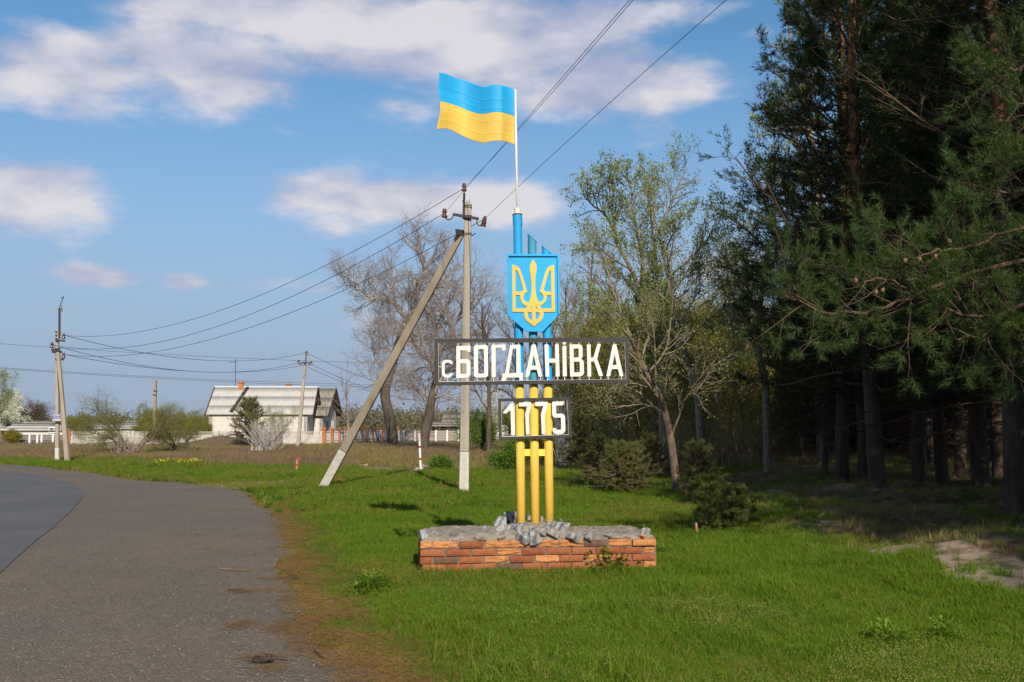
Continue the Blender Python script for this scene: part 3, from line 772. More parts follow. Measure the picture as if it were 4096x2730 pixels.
# crest
crest = shape2('crest', [[(202, 575), (745, 578), (753, 1190), (575, 1375), (405, 1375), (210, 1205)]], .03, m_blue, sign, off=.003, conv=z3)
shape2('crest_rim', [[(202, 575), (745, 578), (753, 1190), (735, 1206), (728, 596), (220, 596), (228, 1222), (210, 1205)]], .022, m_blue, crest, off=.0328, conv=z3)
TR = [(257, 684), (300, 695), (325, 712), (345, 745), (362, 795), (380, 850), (413, 967), (388, 984), (376, 1005), (373, 1030), (383, 1055), (405, 1072), (432, 1078), (442, 1050), (452, 1010),
      (459, 960), (460, 900), (452, 800), (443, 745), (443, 700), (453, 668), (477, 632), (500, 668), (511, 700), (511, 745), (501, 800), (497, 900), (500, 960), (508, 1010), (518, 1045), (535, 1076),
      (556, 1070), (578, 1055), (587, 1030), (583, 1005), (570, 985), (547, 967), (558, 920), (575, 862), (592, 800), (608, 752), (630, 715), (655, 697), (695, 690), (702, 1175), (582, 1175),
      (583, 1205), (574, 1240), (553, 1270), (515, 1298), (486, 1325), (450, 1298), (410, 1270), (389, 1238), (382, 1205), (382, 1175), (261, 1173)]
HO = [[(290, 735), (308, 745), (322, 765), (335, 805), (375, 948), (355, 965), (290, 967)], [(293, 1000), (338, 1000), (341, 1030), (350, 1065), (368, 1093), (390, 1108), (412, 1117), (400, 1140), (293, 1140)],
      [(663, 738), (645, 752), (630, 780), (583, 945), (600, 966), (665, 969)], [(665, 1003), (618, 1003), (614, 1035), (602, 1066), (580, 1092), (550, 1112), (562, 1140), (667, 1140)],
      [(461, 1103), (461, 1142), (443, 1142)], [(500, 1103), (500, 1142), (523, 1142)], [(417, 1178), (463, 1178), (465, 1262), (443, 1252), (424, 1228)], [(500, 1178), (545, 1181), (544, 1213), (530, 1240), (500, 1257)]]
shape2('trident', [TR] + HO, .010, m_gold, crest, off=.0345, conv=z3, bevel=.0008)

# frames with lettering
fr = shape2('name_frame', [[(103, 152), (2138, 135), (2147, 610), (107, 632)], [(137, 187), (2105, 178), (2112, 573), (145, 598)]], .034, m_dark, sign, off=0.0)
lin = shape2('frame_lip', [[(137.5, 187.5), (2104.5, 178.5), (2111.5, 572.5), (145.5, 597.5)], [(140, 190), (2102, 181), (2109, 570), (148, 594)]], .028, m_white, fr, off=.002, bevel=0)
LET = {
 'small_letter': [[(292, 410, 4), (290, 386, 10), (262, 370, 14), (205, 370, 26), (180, 398, 26), (180, 525, 26), (208, 553, 26), (265, 553, 22), (293, 512, 3), (270, 509, 3), (254, 527, 12), (222, 527, 14), (207, 510, 12), (207, 412, 14), (222, 397, 12), (254, 397, 10), (265, 411, 4)]],
 'l1': [[(330, 225, 2), (475, 223, 4), (475, 283, 3), (447, 283, 3), (447, 267, 4), (369, 267, 3), (369, 362), (450, 362, 20), (475, 382, 20), (475, 528, 24), (448, 553, 20), (342, 556, 2), (330, 556, 2)], [(370, 402), (437, 402, 6), (437, 515, 6), (370, 516)]],
 'l2': [[(512, 218, 28), (657, 213, 28), (660, 548, 34), (515, 552, 34)], [(553, 255, 14), (619, 253, 14), (620, 511, 14), (555, 513, 14)]],
 'l3': [[(697, 213, 2), (842, 210, 2), (842, 270, 2), (806, 270, 2), (806, 240, 2), (738, 241, 2), (738, 547, 2), (698, 548, 2)]],
 'l4': [[(893, 214, 4), (995, 211, 4), (1000, 505, 2), (1023, 505, 2), (1021, 580, 2), (988, 580, 2), (986, 550, 4), (852, 551, 4), (840, 583, 2), (803, 586, 2), (809, 512, 2), (838, 511, 4)], [(917, 252), (954, 250), (956, 505), (874, 508)]],
 'l5': [[(1117, 211, 3), (1155, 210, 3), (1225, 541, 2), (1187, 543, 2), (1169, 470, 2), (1106, 471, 2), (1086, 543, 2), (1050, 544, 2)], [(1137, 310), (1161, 429), (1112, 431)]],
 'l6': [[(1250, 210, 2), (1288, 209, 2), (1292, 357), (1364, 356), (1359, 210, 2), (1396, 208, 2), (1405, 540, 2), (1367, 542, 2), (1366, 395), (1294, 397), (1297, 542, 2), (1260, 543, 2)]],
 'l7': [[(1436, 228, 2), (1475, 226, 2), (1480, 537, 2), (1441, 539, 2)], ],
 'l8': [[(1511, 210, 2), (1622, 208, 24), (1645, 228, 20), (1645, 340, 14), (1628, 358, 8), (1652, 374, 12), (1657, 395, 10), (1660, 512, 24), (1636, 539, 24), (1518, 541, 2)], [(1551, 250), (1605, 249, 5), (1607, 344, 5), (1552, 345)], [(1554, 387), (1617, 386, 5), (1619, 499, 5), (1556, 500)]],
 'l9': [[(1692, 210, 2), (1729, 208, 2), (1731, 345, 2), (1760, 345, 4), (1800, 208, 2), (1836, 206, 2), (1797, 358, 8), (1859, 533, 2), (1820, 537, 2), (1769, 384, 4), (1733, 384, 2), (1735, 540, 2), (1698, 542, 2)]],
 'l10': [[(1962, 208, 3), (1997, 207, 3), (2070, 537, 2), (2034, 539, 2), (2017, 462, 2), (1950, 464, 2), (1932, 537, 2), (1895, 539, 2)], [(1981, 303), (2004, 422), (1957, 424)]],
}
for k_, lp in LET.items(): shape2('letter', lp, .016, m_white, fr, off=.012)
shape2('letter_dot', [[(1438, 182, 3), (1470, 180, 3), (1472, 206, 3), (1440, 208, 3)]], .016, m_white, fr, off=.012)
pin = MB()
def pin_at(mb, x1, y1, x2, y2): mb.tube([plane_pt(*z2(x1, y1), .018), plane_pt(*z2(x2, y2), .018)], .0042, 6)
for x in (348, 465, 547, 627, 715, 823, 917, 980, 1135, 1270, 1378, 1522, 1606, 1710, 1815, 1975): pin_at(pin, x, 186 - x * .004, x, 226 if x < 500 else 215)
for x in (238, 347, 441, 548, 627, 716, 1067, 1207, 1280, 1387, 1460, 1537, 1618, 1716, 1838, 1913, 2053): pin_at(pin, x, 536, x, 597 - (x - 145) * .0127)
pin_at(pin, 140, 440, 182, 440); pin_at(pin, 1455, 182, 1456, 230)
o = pin.build('letter_pins', m_white, fr); o['kind'] = 'stuff'
yf = shape2('year_frame', [[(765, 773), (1518, 760), (1535, 1175), (777, 1202)], [(793, 800), (1490, 787), (1505, 1150), (805, 1172)]], .030, m_dark, sign, off=0.0)
shape2('frame_lip', [[(793.5, 800.5), (1489.5, 787.5), (1504.5, 1149.5), (805.5, 1171.5)], [(796, 803), (1486, 790), (1502, 1146), (808, 1167)]], .024, m_white, yf, off=.002, bevel=0)
for lp in ([[(901, 822, 6), (932, 820, 6), (937, 880, 4), (942, 1152, 2), (903, 1154, 2), (895, 890, 4), (847, 928, 3), (817, 926, 3), (820, 912, 3)]],
           [[(983, 815, 3), (1108, 811, 4), (1111, 838, 4), (1087, 945, 4), (1094, 1143, 2), (1057, 1146, 2), (1048, 935, 4), (1070, 852, 3), (984, 855, 2)]],
           [[(1150, 811, 3), (1281, 808, 4), (1283, 838, 4), (1253, 945, 4), (1259, 1140, 2), (1221, 1142, 2), (1213, 935, 4), (1238, 848, 3), (1151, 850, 2)]],
           [[(1328, 807, 8), (1453, 803, 2), (1441, 841, 2), (1369, 844, 4), (1370, 931, 4), (1440, 930, 18), (1462, 955, 18), (1466, 1112, 18), (1440, 1139, 18), (1358, 1141, 18), (1335, 1117, 16), (1334, 1083, 2), (1370, 1080, 2), (1373, 1099, 4), (1424, 1098, 4), (1422, 968, 4), (1352, 971, 14), (1330, 947, 14)]]):
    shape2('digit', lp, .014, m_white, yf, off=.010)
pin = MB()
for x in (912, 1045, 1225, 1385): pin_at(pin, x, 798 - (x - 800) * .018, x, 826)
for x in (922, 1075, 1243, 1395): pin_at(pin, x, 1138, x, 1171 - (x - 800) * .03)
o = pin.build('digit_pins', m_white, yf); o['kind'] = 'stuff'
cl = MB()
for (u, vv) in ((2078, 1365), (2078, 1600)): pass
for v_ in (1362, 1538, 1598, 1755):
    for (ub, vb), (ut, vt) in posts:
        f = (v_ - vb) / (vt - vb); u = ub + (ut - ub) * f; pass
# cross ties between the pipes
for (u1, u2) in ((2101, 2122), (2158, 2180)):
    p, q = V(u1, 1811, PY), V(u2, 1811, PY); MB().box((p + q) / 2, (abs(q[0] - p[0]) + .02, .03, .072)).build('tie_plate', m_yel2, sign)

# ------------------------------------------------------------------ brick plinth
TH = math.radians(6); cT, sT = math.cos(TH), math.sin(TH)
L0 = np.array([(1686.5 - 2048) / FPX * 10.26, 10.26, 0.0])
def PL(a, b, c): return np.array([L0[0] + a * cT - b * sT, L0[1] + a * sT + b * cT, c + .0015 * a])
plinth = empty('brick_plinth', (L0[0] + 1.2, L0[1] + .5, 0), 'low red brick plinth topped with crumbling cement and broken stones', 'plinth')
def brick_mat(name, a, b_, c, cs=.5, eff=.0):
    m, t, bs, _ = new_mat(name); oi = t.nodes.new('ShaderNodeObjectInfo'); rnd = N(t, oi.outputs['Random'])
    g = t.nodes.new('ShaderNodeNewGeometry'); p = N(t, g.outputs['Position'])
    n = noise_n(t, p, 14, 6, .65); nf = noise_n(t, p, 70, 6, .7)
    col = mixc(t, n.ramp(.32, .68), a, b_); col = mixc(t, rnd.ramp(.4, 1, False) * .7, col, c)
    col = mixc(t, nf.ramp(.55, .7) * cs, col, tuple(x * .45 for x in b_))
    ne = noise_n(t, p, 9, 4, .7); col = mixc(t, ne.ramp(.64, .72) * eff, col, (.55, .5, .45))
    t.links.new(col.s, bs.inputs['Base Color']); bs.inputs['Roughness'].default_value = .88; bs.inputs['Specular IOR Level'].default_value = .2
    bump(t, bs, nf + n * .7, .7, .008); return m
b_red = brick_mat('red_brick', (.31, .095, .042), (.20, .066, .034), (.36, .14, .06), .5, .5)
b_dark = brick_mat('dark_burnt_brick', (.17, .10, .06), (.10, .06, .045), (.20, .10, .06), .4)
b_org = brick_mat('spalled_orange_brick', (.50, .215, .075), (.38, .15, .055), (.54, .25, .10), .7)
m_mort = M('mortar', (.22, .185, .15), (.13, .105, .085), rough=.95, scale=14, bmp=.9, bdist=.012)
m_cem = M('cement', (.36, .305, .25), (.23, .195, .16), rough=.95, scale=6, bmp=1.0, bdist=.025, c3=(.15, .125, .10), s3=5, t3=(.54, .68))
def stone_mat():
    m, t, b, _ = new_mat('banded_grey_stone'); p = pos(t, (1, 1, 1)); oi = t.nodes.new('ShaderNodeObjectInfo')
    w = t.nodes.new('ShaderNodeTexWave'); w.inputs['Scale'].default_value = 3.2; w.inputs['Distortion'].default_value = 7; w.inputs['Detail'].default_value = 5; w.inputs['Detail Scale'].default_value = 2
    t.links.new(p.s, w.inputs[0]); n = noise_n(t, p, 22, 6, .7)
    col = mixc(t, N(t, w.outputs[1]).ramp(.2, .85), (.13, .133, .14), (.35, .345, .335)); col = mixc(t, n.ramp(.42, .7) * .7, col, (.20, .205, .215))
    col = mixc(t, N(t, oi.outputs['Random']).ramp(.55, 1, False) * .6, col, (.30, .26, .215))
    t.links.new(col.s, b.inputs['Base Color']); b.inputs['Roughness'].default_value = .8
    bump(t, b, n + noise_n(t, p, 70, 4, .7) * .4, .8, .012); return m
m_stone = stone_mat()
H0 = -.055
core = MB(); core.box(PL(1.235, .515, .145), (2.43, 1.0, .44), rot=[[cT, -sT, 0], [sT, cT, 0], [0, 0, 1]])
core.build('mortar_core', m_mort, plinth)
def brick_mesh(L, D, Hh, rough_face, seed):
    """a brick with its face towards -y; a spalled face is broken back unevenly"""
    r = np.random.default_rng(seed)
    if not rough_face:
        nx, nz = 6, 3
    else: nx, nz = 14, 6
    xs, zs = np.linspace(-L / 2, L / 2, nx + 1), np.linspace(-Hh / 2, Hh / 2, nz + 1); v = []
    for z in zs:
        for x in xs:
            ex = min(x + L / 2, L / 2 - x) / .012; ez = min(z + Hh / 2, Hh / 2 - z) / .010; e = min(ex, ez, 1)
            y = -D / 2 + (1 - min(1, e)) * (.004 + .004 * r.random())
            if rough_face: y += -.006 + .030 * float(vnoise(x * 16 + seed * 3, z * 62 + seed, 1, 4)) + .004 * r.random()
            v.append((x + r.normal(0, .0012), y, z + (r.normal(0, .0015) if rough_face else 0)))
    n = len(v); f = []
    for j in range(nz):
        for i in range(nx):
            a = j * (nx + 1) + i; f.append((a, a + 1, a + nx + 2, a + nx + 1))
    v += [(-L / 2, D / 2, -Hh / 2), (L / 2, D / 2, -Hh / 2), (L / 2, D / 2, Hh / 2), (-L / 2, D / 2, Hh / 2)]
    bot_ = list(range(nx + 1)); top_ = [nz * (nx + 1) + i for i in range(nx + 1)]; lf = [j * (nx + 1) for j in range(nz + 1)]; rt = [j * (nx + 1) + nx for j in range(nz + 1)]
    f += [tuple(bot_[::-1]) + (n, n + 1), tuple(top_) + (n + 2, n + 3), tuple(lf) + (n + 3, n), tuple(rt[::-1]) + (n + 1, n + 2), (n + 1, n, n + 3, n + 2)]
    return mesh_from(v, faces=f, name='brick')
BM = {}
def put_brick(side, x0, x1, zc, kind, push=0.0, hh=.064):
    """side: 0 front, 1 left end, 2 right end, 3 back; x0, x1 along that side from its left"""
    L = round(x1 - x0, 2); var = random.randrange(3) if kind != 'o' else random.randrange(6)
    key = (L, kind, var, hh)
    if key not in BM:
        me = brick_mesh(L, .11, hh, kind == 'o', hash((L * 100, var)) % 97 + var); me.materials.append({'r': b_red, 'd': b_dark, 'o': b_org, 's': b_org}[kind]); BM[key] = me
    o = bpy.data.objects.new('brick', BM[key]); link(o, plinth)
    mid_ = (x0 + x1) / 2; ang = {0: TH, 1: TH - math.pi / 2, 2: TH + math.pi / 2, 3: TH + math.pi}[side]
    d = .045 - push
    p = {0: lambda: PL(mid_, d, zc), 1: lambda: PL(d, 1.03 - mid_, zc), 2: lambda: PL(2.47 - d, mid_, zc), 3: lambda: PL(2.47 - mid_, 1.03 - d, zc)}[side]()
    o.location = tuple(p - rootloc(plinth)); o.rotation_euler = (random.gauss(0, .012), random.gauss(0, .006) - (.0015 if side == 0 else 0), ang + random.gauss(0, .008))
ZR = [.340, .262, .188, .113, .038, -.03]
rows = [
    [(185, 285, 'o'), (290, 498, 'o'), (516, 718, 'r'), (735, 940, 'o'), (948, 1148, 'o'), (1165, 1365, 'o'), (1375, 1575, 'o'), (1590, 1787, 'd'), (1805, 1995, 'o'), (2008, 2210, 's')],
    [(185, 388, 'r'), (406, 607, 'r'), (622, 823, 'r'), (838, 1038, 'o'), (1053, 1252, 'r'), (1268, 1465, 'r'), (1480, 1678, 'r'), (1692, 1890, 'r'), (1902, 2095, 'r'), (2110, 2204, 'o')],
    [(185, 285, 'r'), (300, 500, 'd'), (512, 718, 'r'), (730, 933, 'o'), (948, 1150, 'r'), (1168, 1365, 'o'), (1378, 1575, 'r'), (1590, 1790, 'o'), (1803, 1996, 'r'), (2010, 2208, 'r')],
    [(205, 395, 'r'), (403, 607, 'r'), (625, 825, 'r'), (838, 1038, 'd'), (1053, 1252, 'r'), (1268, 1465, 'r'), (1480, 1678, 'r'), (1692, 1890, 'r'), (1902, 2095, 'r'), (2110, 2208, 'o')]]
for ri, row in enumerate(rows + [rows[2]]):
    for (a, b, k_) in row:
        put_brick(0, (a - 185) / 2.139 / 388, (b - 185) / 2.139 / 388, ZR[ri], k_, push=.02 if k_ == 's' else random.uniform(-.004, .005), hh=.064 if k_ != 's' else .06)
for side, Ls in ((1, 1.03), (2, 1.03), (3, 2.47)):
    for ri in range(5):
        x = .12 if side != 3 else 0.0; end = Ls - (.12 if side != 3 else 0); x += 0 if ri % 2 else 0
        first = .12 if ri % 2 else .25
        while x < end - .05:
            w = min(first if first else .25, end - x); first = 0
            put_brick(side, x, x + w, ZR[ri], random.choice('rrrrood'), push=random.uniform(-.004, .005)); x += w + .011
# cement cap
def cap_top(a, b):
    h = .415 + .016 * (vnoise(a * 3, b * 3, .35, 4) - .5) * 2 + .038 * (vnoise(a * 9, b * 9, .22, 5) - .5)
    h += .10 * math.exp(-((a - 1.22) / .36) ** 4) * math.exp(-((b - .42) / .42) ** 2) + .03 * math.exp(-((a - .45) / .3) ** 2)
    return h
na_, nb_ = 110, 46; v, q = [], []
def cap_edge(a): return .015 + .035 * float(vnoise(a * 4, 3, .5, 4)) + .10 * max(0, (a - 2.20) / .27) ** 2
for jb in range(nb_ + 1):
    for ia in range(na_ + 1):
        fa, fb = ia / na_, jb / nb_
        a = .01 + fa * 2.44; f0 = cap_edge(a); b = f0 + fb * (1.01 - f0); a += (.02 * (vnoise(b * 5, 7, .5, 3) - .5)) * (1 if fa in (0, 1) else 0)
        h = float(cap_top(a, b)); drop = min(1, min(fb * 9 + .12, (1 - fb) * 9 + .12, fa * 22 + .12, (1 - fa) * 22 + .12)); drop = math.sqrt(drop)
        base = .372 + .012 * float(vnoise(a * 8, b * 8 + 3, .4, 2)); v.append(PL(a, b, base + (h - base) * drop))
nv = len(v)
for jb in range(nb_):
    for ia in range(na_):
        k = jb * (na_ + 1) + ia; q.append((k, k + 1, k + na_ + 2, k + na_ + 1))
ring = list(range(na_ + 1)) + [(j + 1) * (na_ + 1) - 1 for j in range(1, nb_ + 1)] + [nb_ * (na_ + 1) + i for i in range(na_ - 1, -1, -1)] + [j * (na_ + 1) for j in range(nb_ - 1, 0, -1)]
loc_ = len(v); v += [np.array(v[i]) * [1, 1, 0] + [0, 0, .34] for i in ring]; nr = len(ring)
q += [(ring[(i + 1) % nr], ring[i], loc_ + i, loc_ + (i + 1) % nr) for i in range(nr)]
o = obj_np('cement_cap', np.array(v), m_cem, quads=np.array(q), parent=plinth, sm=True); o.modifiers.new('e', 'EDGE_SPLIT').split_angle = math.radians(24)
# broken stones bedded in the cement
import bmesh
def stone_mesh(seed, sx, sy, sz):
    r = np.random.default_rng(seed); bm = bmesh.new()
    for _ in range(11):
        d = r.normal(size=3); d /= np.linalg.norm(d); d = np.sign(d) * np.abs(d) ** .8; bm.verts.new(tuple(d * np.array([sx, sy, sz]) / 2 * r.uniform(.8, 1.05)))
    h = bmesh.ops.convex_hull(bm, input=bm.verts); bmesh.ops.delete(bm, geom=[g for g in h['geom_interior'] if isinstance(g, bmesh.types.BMVert)], context='VERTS')
    bmesh.ops.bevel(bm, geom=bm.edges[:], offset=min(sx, sz) * .03, segments=1, affect='EDGES')
    me = bpy.data.meshes.new('stone'); bm.to_mesh(me); bm.free(); me.materials.append(m_stone); return me
ST = [(195, 310, 85, 80, .03), (865, 205, 95, 85, .45), (925, 160, 60, 70, .60), (968, 160, 52, 62, .6), (950, 212, 90, 40, .42), (900, 262, 110, 60, .25), (1020, 250, 110, 55, .30),
      (1045, 335, 135, 80, .03), (1155, 330, 105, 80, .05), (1205, 268, 100, 62, .22), (1150, 255, 60, 45, .35), (1310, 215, 70, 45, .50), (1370, 250, 90, 60, .36), (1320, 295, 95, 50, .18), (1395, 215, 80, 40, .5),
      (1490, 320, 125, 100, .05), (1625, 325, 140, 80, .06), (1655, 245, 70, 22, .8), (2095, 280, 85, 60, .25), (750, 240, 70, 34, .7), (1100, 155, 40, 36, .75), (1275, 185, 50, 36, .62), (1250, 240, 60, 40, .4),
      (1110, 285, 60, 50, .22), (860, 335, 80, 36, .05), (700, 330, 110, 34, .02), (480, 340, 150, 30, .02), (1800, 320, 120, 30, .02), (1920, 325, 90, 34, .02), (270, 275, 60, 22, .8), (1205, 168, 40, 40, .7), (1380, 180, 30, 24, .7), (2070, 315, 46, 30, .02)]
for i, (x, y, w, h, _b) in enumerate(ST):
    u, vv = 1600 + x / 2.139, 2000 + y / 2.139
    a0_ = (u - 1686.5) / 388
    for b in np.arange(-.03, 1.0, .01):                    # first point of the line of sight that lies on the cement
        depth = 10.26 + a0_ * .105 + b; p = V(u, vv, depth); hc = float(cap_top(a0_, b)) if b > .03 else .36
        if p[2] <= hc: break
    k = depth / FPX / 2.139; p = p + np.array([0, -.22, .12]) * h * k
    cf = 1.25 if abs(x - 1160) < 320 and i < 24 else 1.0; h = h * cf; me = stone_mesh(200 + i, w * cf * k * 1.38, min(w, h) * k * 1.45, h * k * 1.5)
    if i >= 24 and i < 29: me.materials[0] = m_cem
    if i == 32: me.materials[0] = b_org
    o = bpy.data.objects.new('stone', me); link(o, plinth); o.location = tuple(p - rootloc(plinth)); o.rotation_euler = (random.gauss(0, .2), random.gauss(0, .15), random.gauss(0, .4))
for k_, (u, vv, s) in enumerate(((1673, 2300, .08), (1668, 2292, .05), (1684, 2305, .05))):
    p = G(u, vv, .02); me = stone_mesh(300 + k_, s, s * .8, s * .7); me.materials[0] = m_cem if k_ != 2 else b_org
    o = bpy.data.objects.new('rubble_chunk', me); o.location = tuple(p + [0, -.05, .02]); link(o)
    tag(o, ['pale cement chunk at the lower left corner of the plinth', 'small pale chunk leaning on the plinth corner brick', 'orange brick fragment in the grass beside the pale chunk'][k_], 'rubble', 'rubble by the plinth corner')

# ------------------------------------------------------------------ power line
m_conc = M('pole_concrete', (.37, .325, .265), (.29, .25, .20), rough=.93, scale=3, stretch=(1, 1, .35), bmp=.7, bdist=.008, c3=(.20, .17, .13), s3=24, t3=(.63, .72))
m_conc2 = M('stained_pole_concrete', (.34, .285, .215), (.26, .21, .155), rough=.93, scale=2.5, stretch=(1, 1, .3), bmp=.7, bdist=.008, c3=(.22, .14, .08), s3=2.2, t3=(.55, .72))
m_lime = M('whitewash', (.56, .53, .48), (.46, .43, .38), rough=.95, scale=9, bmp=.5, c3=(.33, .29, .24), s3=11, t3=(.6, .7))
m_iron = M('dark_iron', (.06, .045, .045), (.035, .028, .028), rough=.7, scale=12, bmp=.3)
m_ins = M('brown_glazed_insulator', (.14, .055, .035), (.09, .035, .025), rough=.22, spec=.6, scale=6, bmp=.05)
m_wire = M('wire', (.045, .045, .05), (.03, .03, .035), rough=.6, bmp=0)
def insulator(p, parent, s=1.0, axis=(0, 0, 1)):
    R = .062 * s
    return MB().lathe(p, [(R * .5, -.075 * s), (R, -.07 * s), (R * .95, -.05 * s), (R * .62, -.01 * s), (R * .6, .02 * s), (R * .9, .035 * s), (R * .85, .05 * s), (R * .55, .055 * s), (R * .5, .07 * s), (R * .7, .08 * s), (R * .5, .10 * s)], 14, axis).build('insulator', m_ins, parent, sm=True)
def wrap(p, w, d, r=.006, n=2, parent=None, dirv=None):
    m = MB()
    for i in range(n):
        q = p + np.array([0, 0, i * .07]); c = [(-1, -1), (1, -1), (1, 1), (-1, 1), (-1, -1)]
        m.tube([q + [a * (w / 2 + r), b * (d / 2 + r), random.uniform(-.012, .012)] for a, b in c], r, 5, caps=False)
    return m
# the near pole with its raking strut
Y1 = 22.7
B1, T1 = V(1856, 1976, Y1), V(1872, 812, Y1)
p1 = empty('utility_pole', (B1[0], Y1, 0), 'concrete power pole with raking strut and whitewashed foot behind the sign', 'power pole')
def at1(f): return B1 + (T1 - B1) * f
fw = (1976 - 1812) / (1976 - 812)
B1b = at1(-.03)
MB().bar(B1b, at1(fw), .222, .205, .208, .195).build('whitewashed_foot', m_lime, p1, bevel=.022)
MB().bar(at1(fw + .0005), T1, .207, .194, .152, .15).build('shaft', m_conc, p1, bevel=.02)
rb = MB()
for dx, dy in ((-.03, 0), (.02, .03), (.045, -.03)): rb.tube([T1 + [dx, dy, -.05], T1 + [dx, dy, .035 + abs(dx)]], .006, 5)
o = rb.build('rebar', m_iron, p1); o['kind'] = 'stuff'
rod = MB().tube([V(1855, 880, Y1) + [0, -.09, 0], V(1857.5, 778, Y1) + [0, -.09, 0]], .028, 8); rod.tube([V(1857.5, 780, Y1) + [0, -.09, 0], V(1857.3, 764, Y1) + [0, -.09, 0]], .014, 8)
rod.tube([V(1853, 812, Y1) + [0, -.09, 0], V(1856, 806, Y1) + [0, -.09, 0]], .03, 8); rod.build('top_rod', m_iron, p1)
insulator(V(1857.2, 756, Y1) + [0, -.09, 0], p1, 1.05)
a_, b_ = V(1812.5, 863, Y1) + [0, -.13, 0], V(1915.5, 881, Y1) + [0, -.13, 0]
MB().bar(a_, b_, .06, .045).build('crossarm', m_iron, p1, bevel=.004)
def hook(pts, p, rad=.014):
    return MB().tube(pts, rad, 8).build('hook', m_iron, p, sm=True)
hk = [V(u, v, Y1) + [0, -.13, 0] for u, v in ((1814, 868), (1811, 876), (1804, 883), (1796, 884.5), (1788, 882), (1782, 876), (1780, 868))]
hook(hk, p1)
hk = [V(u, v, Y1) + [0, -.13, 0] for u, v in ((1909, 884), (1908, 894), (1910, 902), (1917, 908.5), (1925, 908.5), (1932, 905))]
hook(hk, p1)
insulator(V(1779.5, 861, Y1) + [0, -.13, 0], p1, 1.15); insulator(V(1935.5, 897, Y1) + [0, -.13, 0], p1, 1.15, axis=(.22, -.3, .95)); insulator(V(1938, 888, Y1) + [0, -.15, 0], p1, 1.0, axis=(.22, -.3, .95))
wm = MB()
for v_ in (826, 832, 868, 940, 944):
    f = (1976 - v_) / (1976 - 812); c = at1(f); w = .16
    wm.tube([c + [a * (w / 2 + .006), b * (w / 2 + .006), random.uniform(-.02, .02)] for a, b in ((-1, -1), (1, -1), (1, 1), (-1, 1), (-1, -1))], .0075, 5, caps=False)
wm.tube([T1 + [-.01, -.086, 0], at1(.9) + [.03, -.092, 0], at1(.78) + [.075, -.094, 0], at1(.5) + [.1, -.1, 0]], .005, 5, caps=False)
o = wm.build('binding_wire', m_iron, p1); o['kind'] = 'stuff'
YS = 25.2
sb, stp = G(1294, 1950), V(1842, 940, Y1 + .12)
sb2 = sb - (stp - sb) * .02
f_ = .155
MB().bar(sb2, sb + (stp - sb) * f_, .215, .21, .205, .20).build('whitewashed_strut_foot', m_lime, p1, bevel=.02)
MB().bar(sb + (stp - sb) * (f_ + .0005), stp, .204, .20, .16, .16).build('strut', m_conc2, p1, bevel=.02)
bp = V(1838, 932, Y1) + [0, .02, 0]
MB().bar(bp + [-.08, -.12, .0], bp + [.10, .12, .02], .14, .02).tube([bp + [.08, -.1, -.03], at1(.885) + [-.09, -.1, -.05]], .012, 6).tube([at1(.885) + [.09, -.1, -.03], at1(.885) + [.19, -.1, .03]], .014, 6).build('strut_clamp', m_iron, p1)

# the pole pair by the road bend
Y2 = 42.0
def z9(x, y): return 150 + x / 2.09, 1150 + y / 2.09
p2 = empty('utility_pole', tuple(G(232, 1848)), 'pair of leaning concrete poles with blue advert board beside the road bend', 'power pole')
b2, t2 = V(*z9(167, 1458), Y2), V(*z9(167, 355), Y2); fw = (1458 - 1343) / (1458 - 355)
l2 = lambda f: b2 + (t2 - b2) * f
MB().bar(l2(-.03), l2(fw), .155 * 1.05, .15).build('whitewashed_foot', m_lime, p2, bevel=.012)
MB().bar(l2(fw + .0005), t2, .15, .15, .105, .11).build('shaft', m_conc, p2, bevel=.012)
s2, e2 = V(*z9(254, 1480), Y2 - 1.1), V(*z9(172, 545), Y2 - .18)
MB().bar(s2 + (s2 - e2) * .03, e2, .19, .17, .135, .13).build('strut', m_conc2, p2, bevel=.012)
MB().bar(V(*z9(183, 430), Y2 - .12), V(*z9(184, 175), Y2 - .12), .07, .06).tube([V(*z9(184, 176), Y2 - .12), V(*z9(190, 150), Y2 - .12), V(*z9(221, 70), Y2 - .12)], .016, 6).tube([V(*z9(205, 85), Y2 - .12), V(*z9(214, 92), Y2 - .12)], .03, 6).tube([V(*z9(186, 178), Y2 - .12), V(*z9(204, 186), Y2 - .12), V(*z9(205, 205), Y2 - .12)], .02, 6).tube([V(*z9(203, 148), Y2 - .12), V(*z9(203, 200), Y2 - .12)], .012, 6).build('iron_extension', m_iron, p2)
for (xa, ya, xb, yb) in ((150, 440, 228, 450), (116, 521, 187, 516), (150, 598, 218, 605)):
    MB().bar(V(*z9(xa, ya), Y2 - .11), V(*z9(xb, yb), Y2 - .11), .075, .06).build('bracket', m_iron, p2)
for (x, y) in ((219, 412), (120, 486), (218, 574)):
    MB().tube([V(*z9(x, y + 25), Y2 - .11), V(*z9(x, y), Y2 - .11)], .016, 6).build('pin', m_iron, p2); insulator(V(*z9(x, y), Y2 - .11), p2, 1.35)
for i, y in enumerate((370, 398, 425)): MB().bar(V(*z9(148, y), Y2 - .1), V(*z9(162, y + 3), Y2 - .1), .05).build('stub_bracket', m_iron, p2)
MB().tube([V(*z9(160, 610), Y2 - .13), V(*z9(172, 800), Y2 - .7), V(*z9(188, 1050), Y2 - 1.0)], .012, 5).build('cable', m_wire, p2)
MB().box(V(*z9(161, 540), Y2 - .1), (.30, .28, .10)).build('band', m_iron, p2)
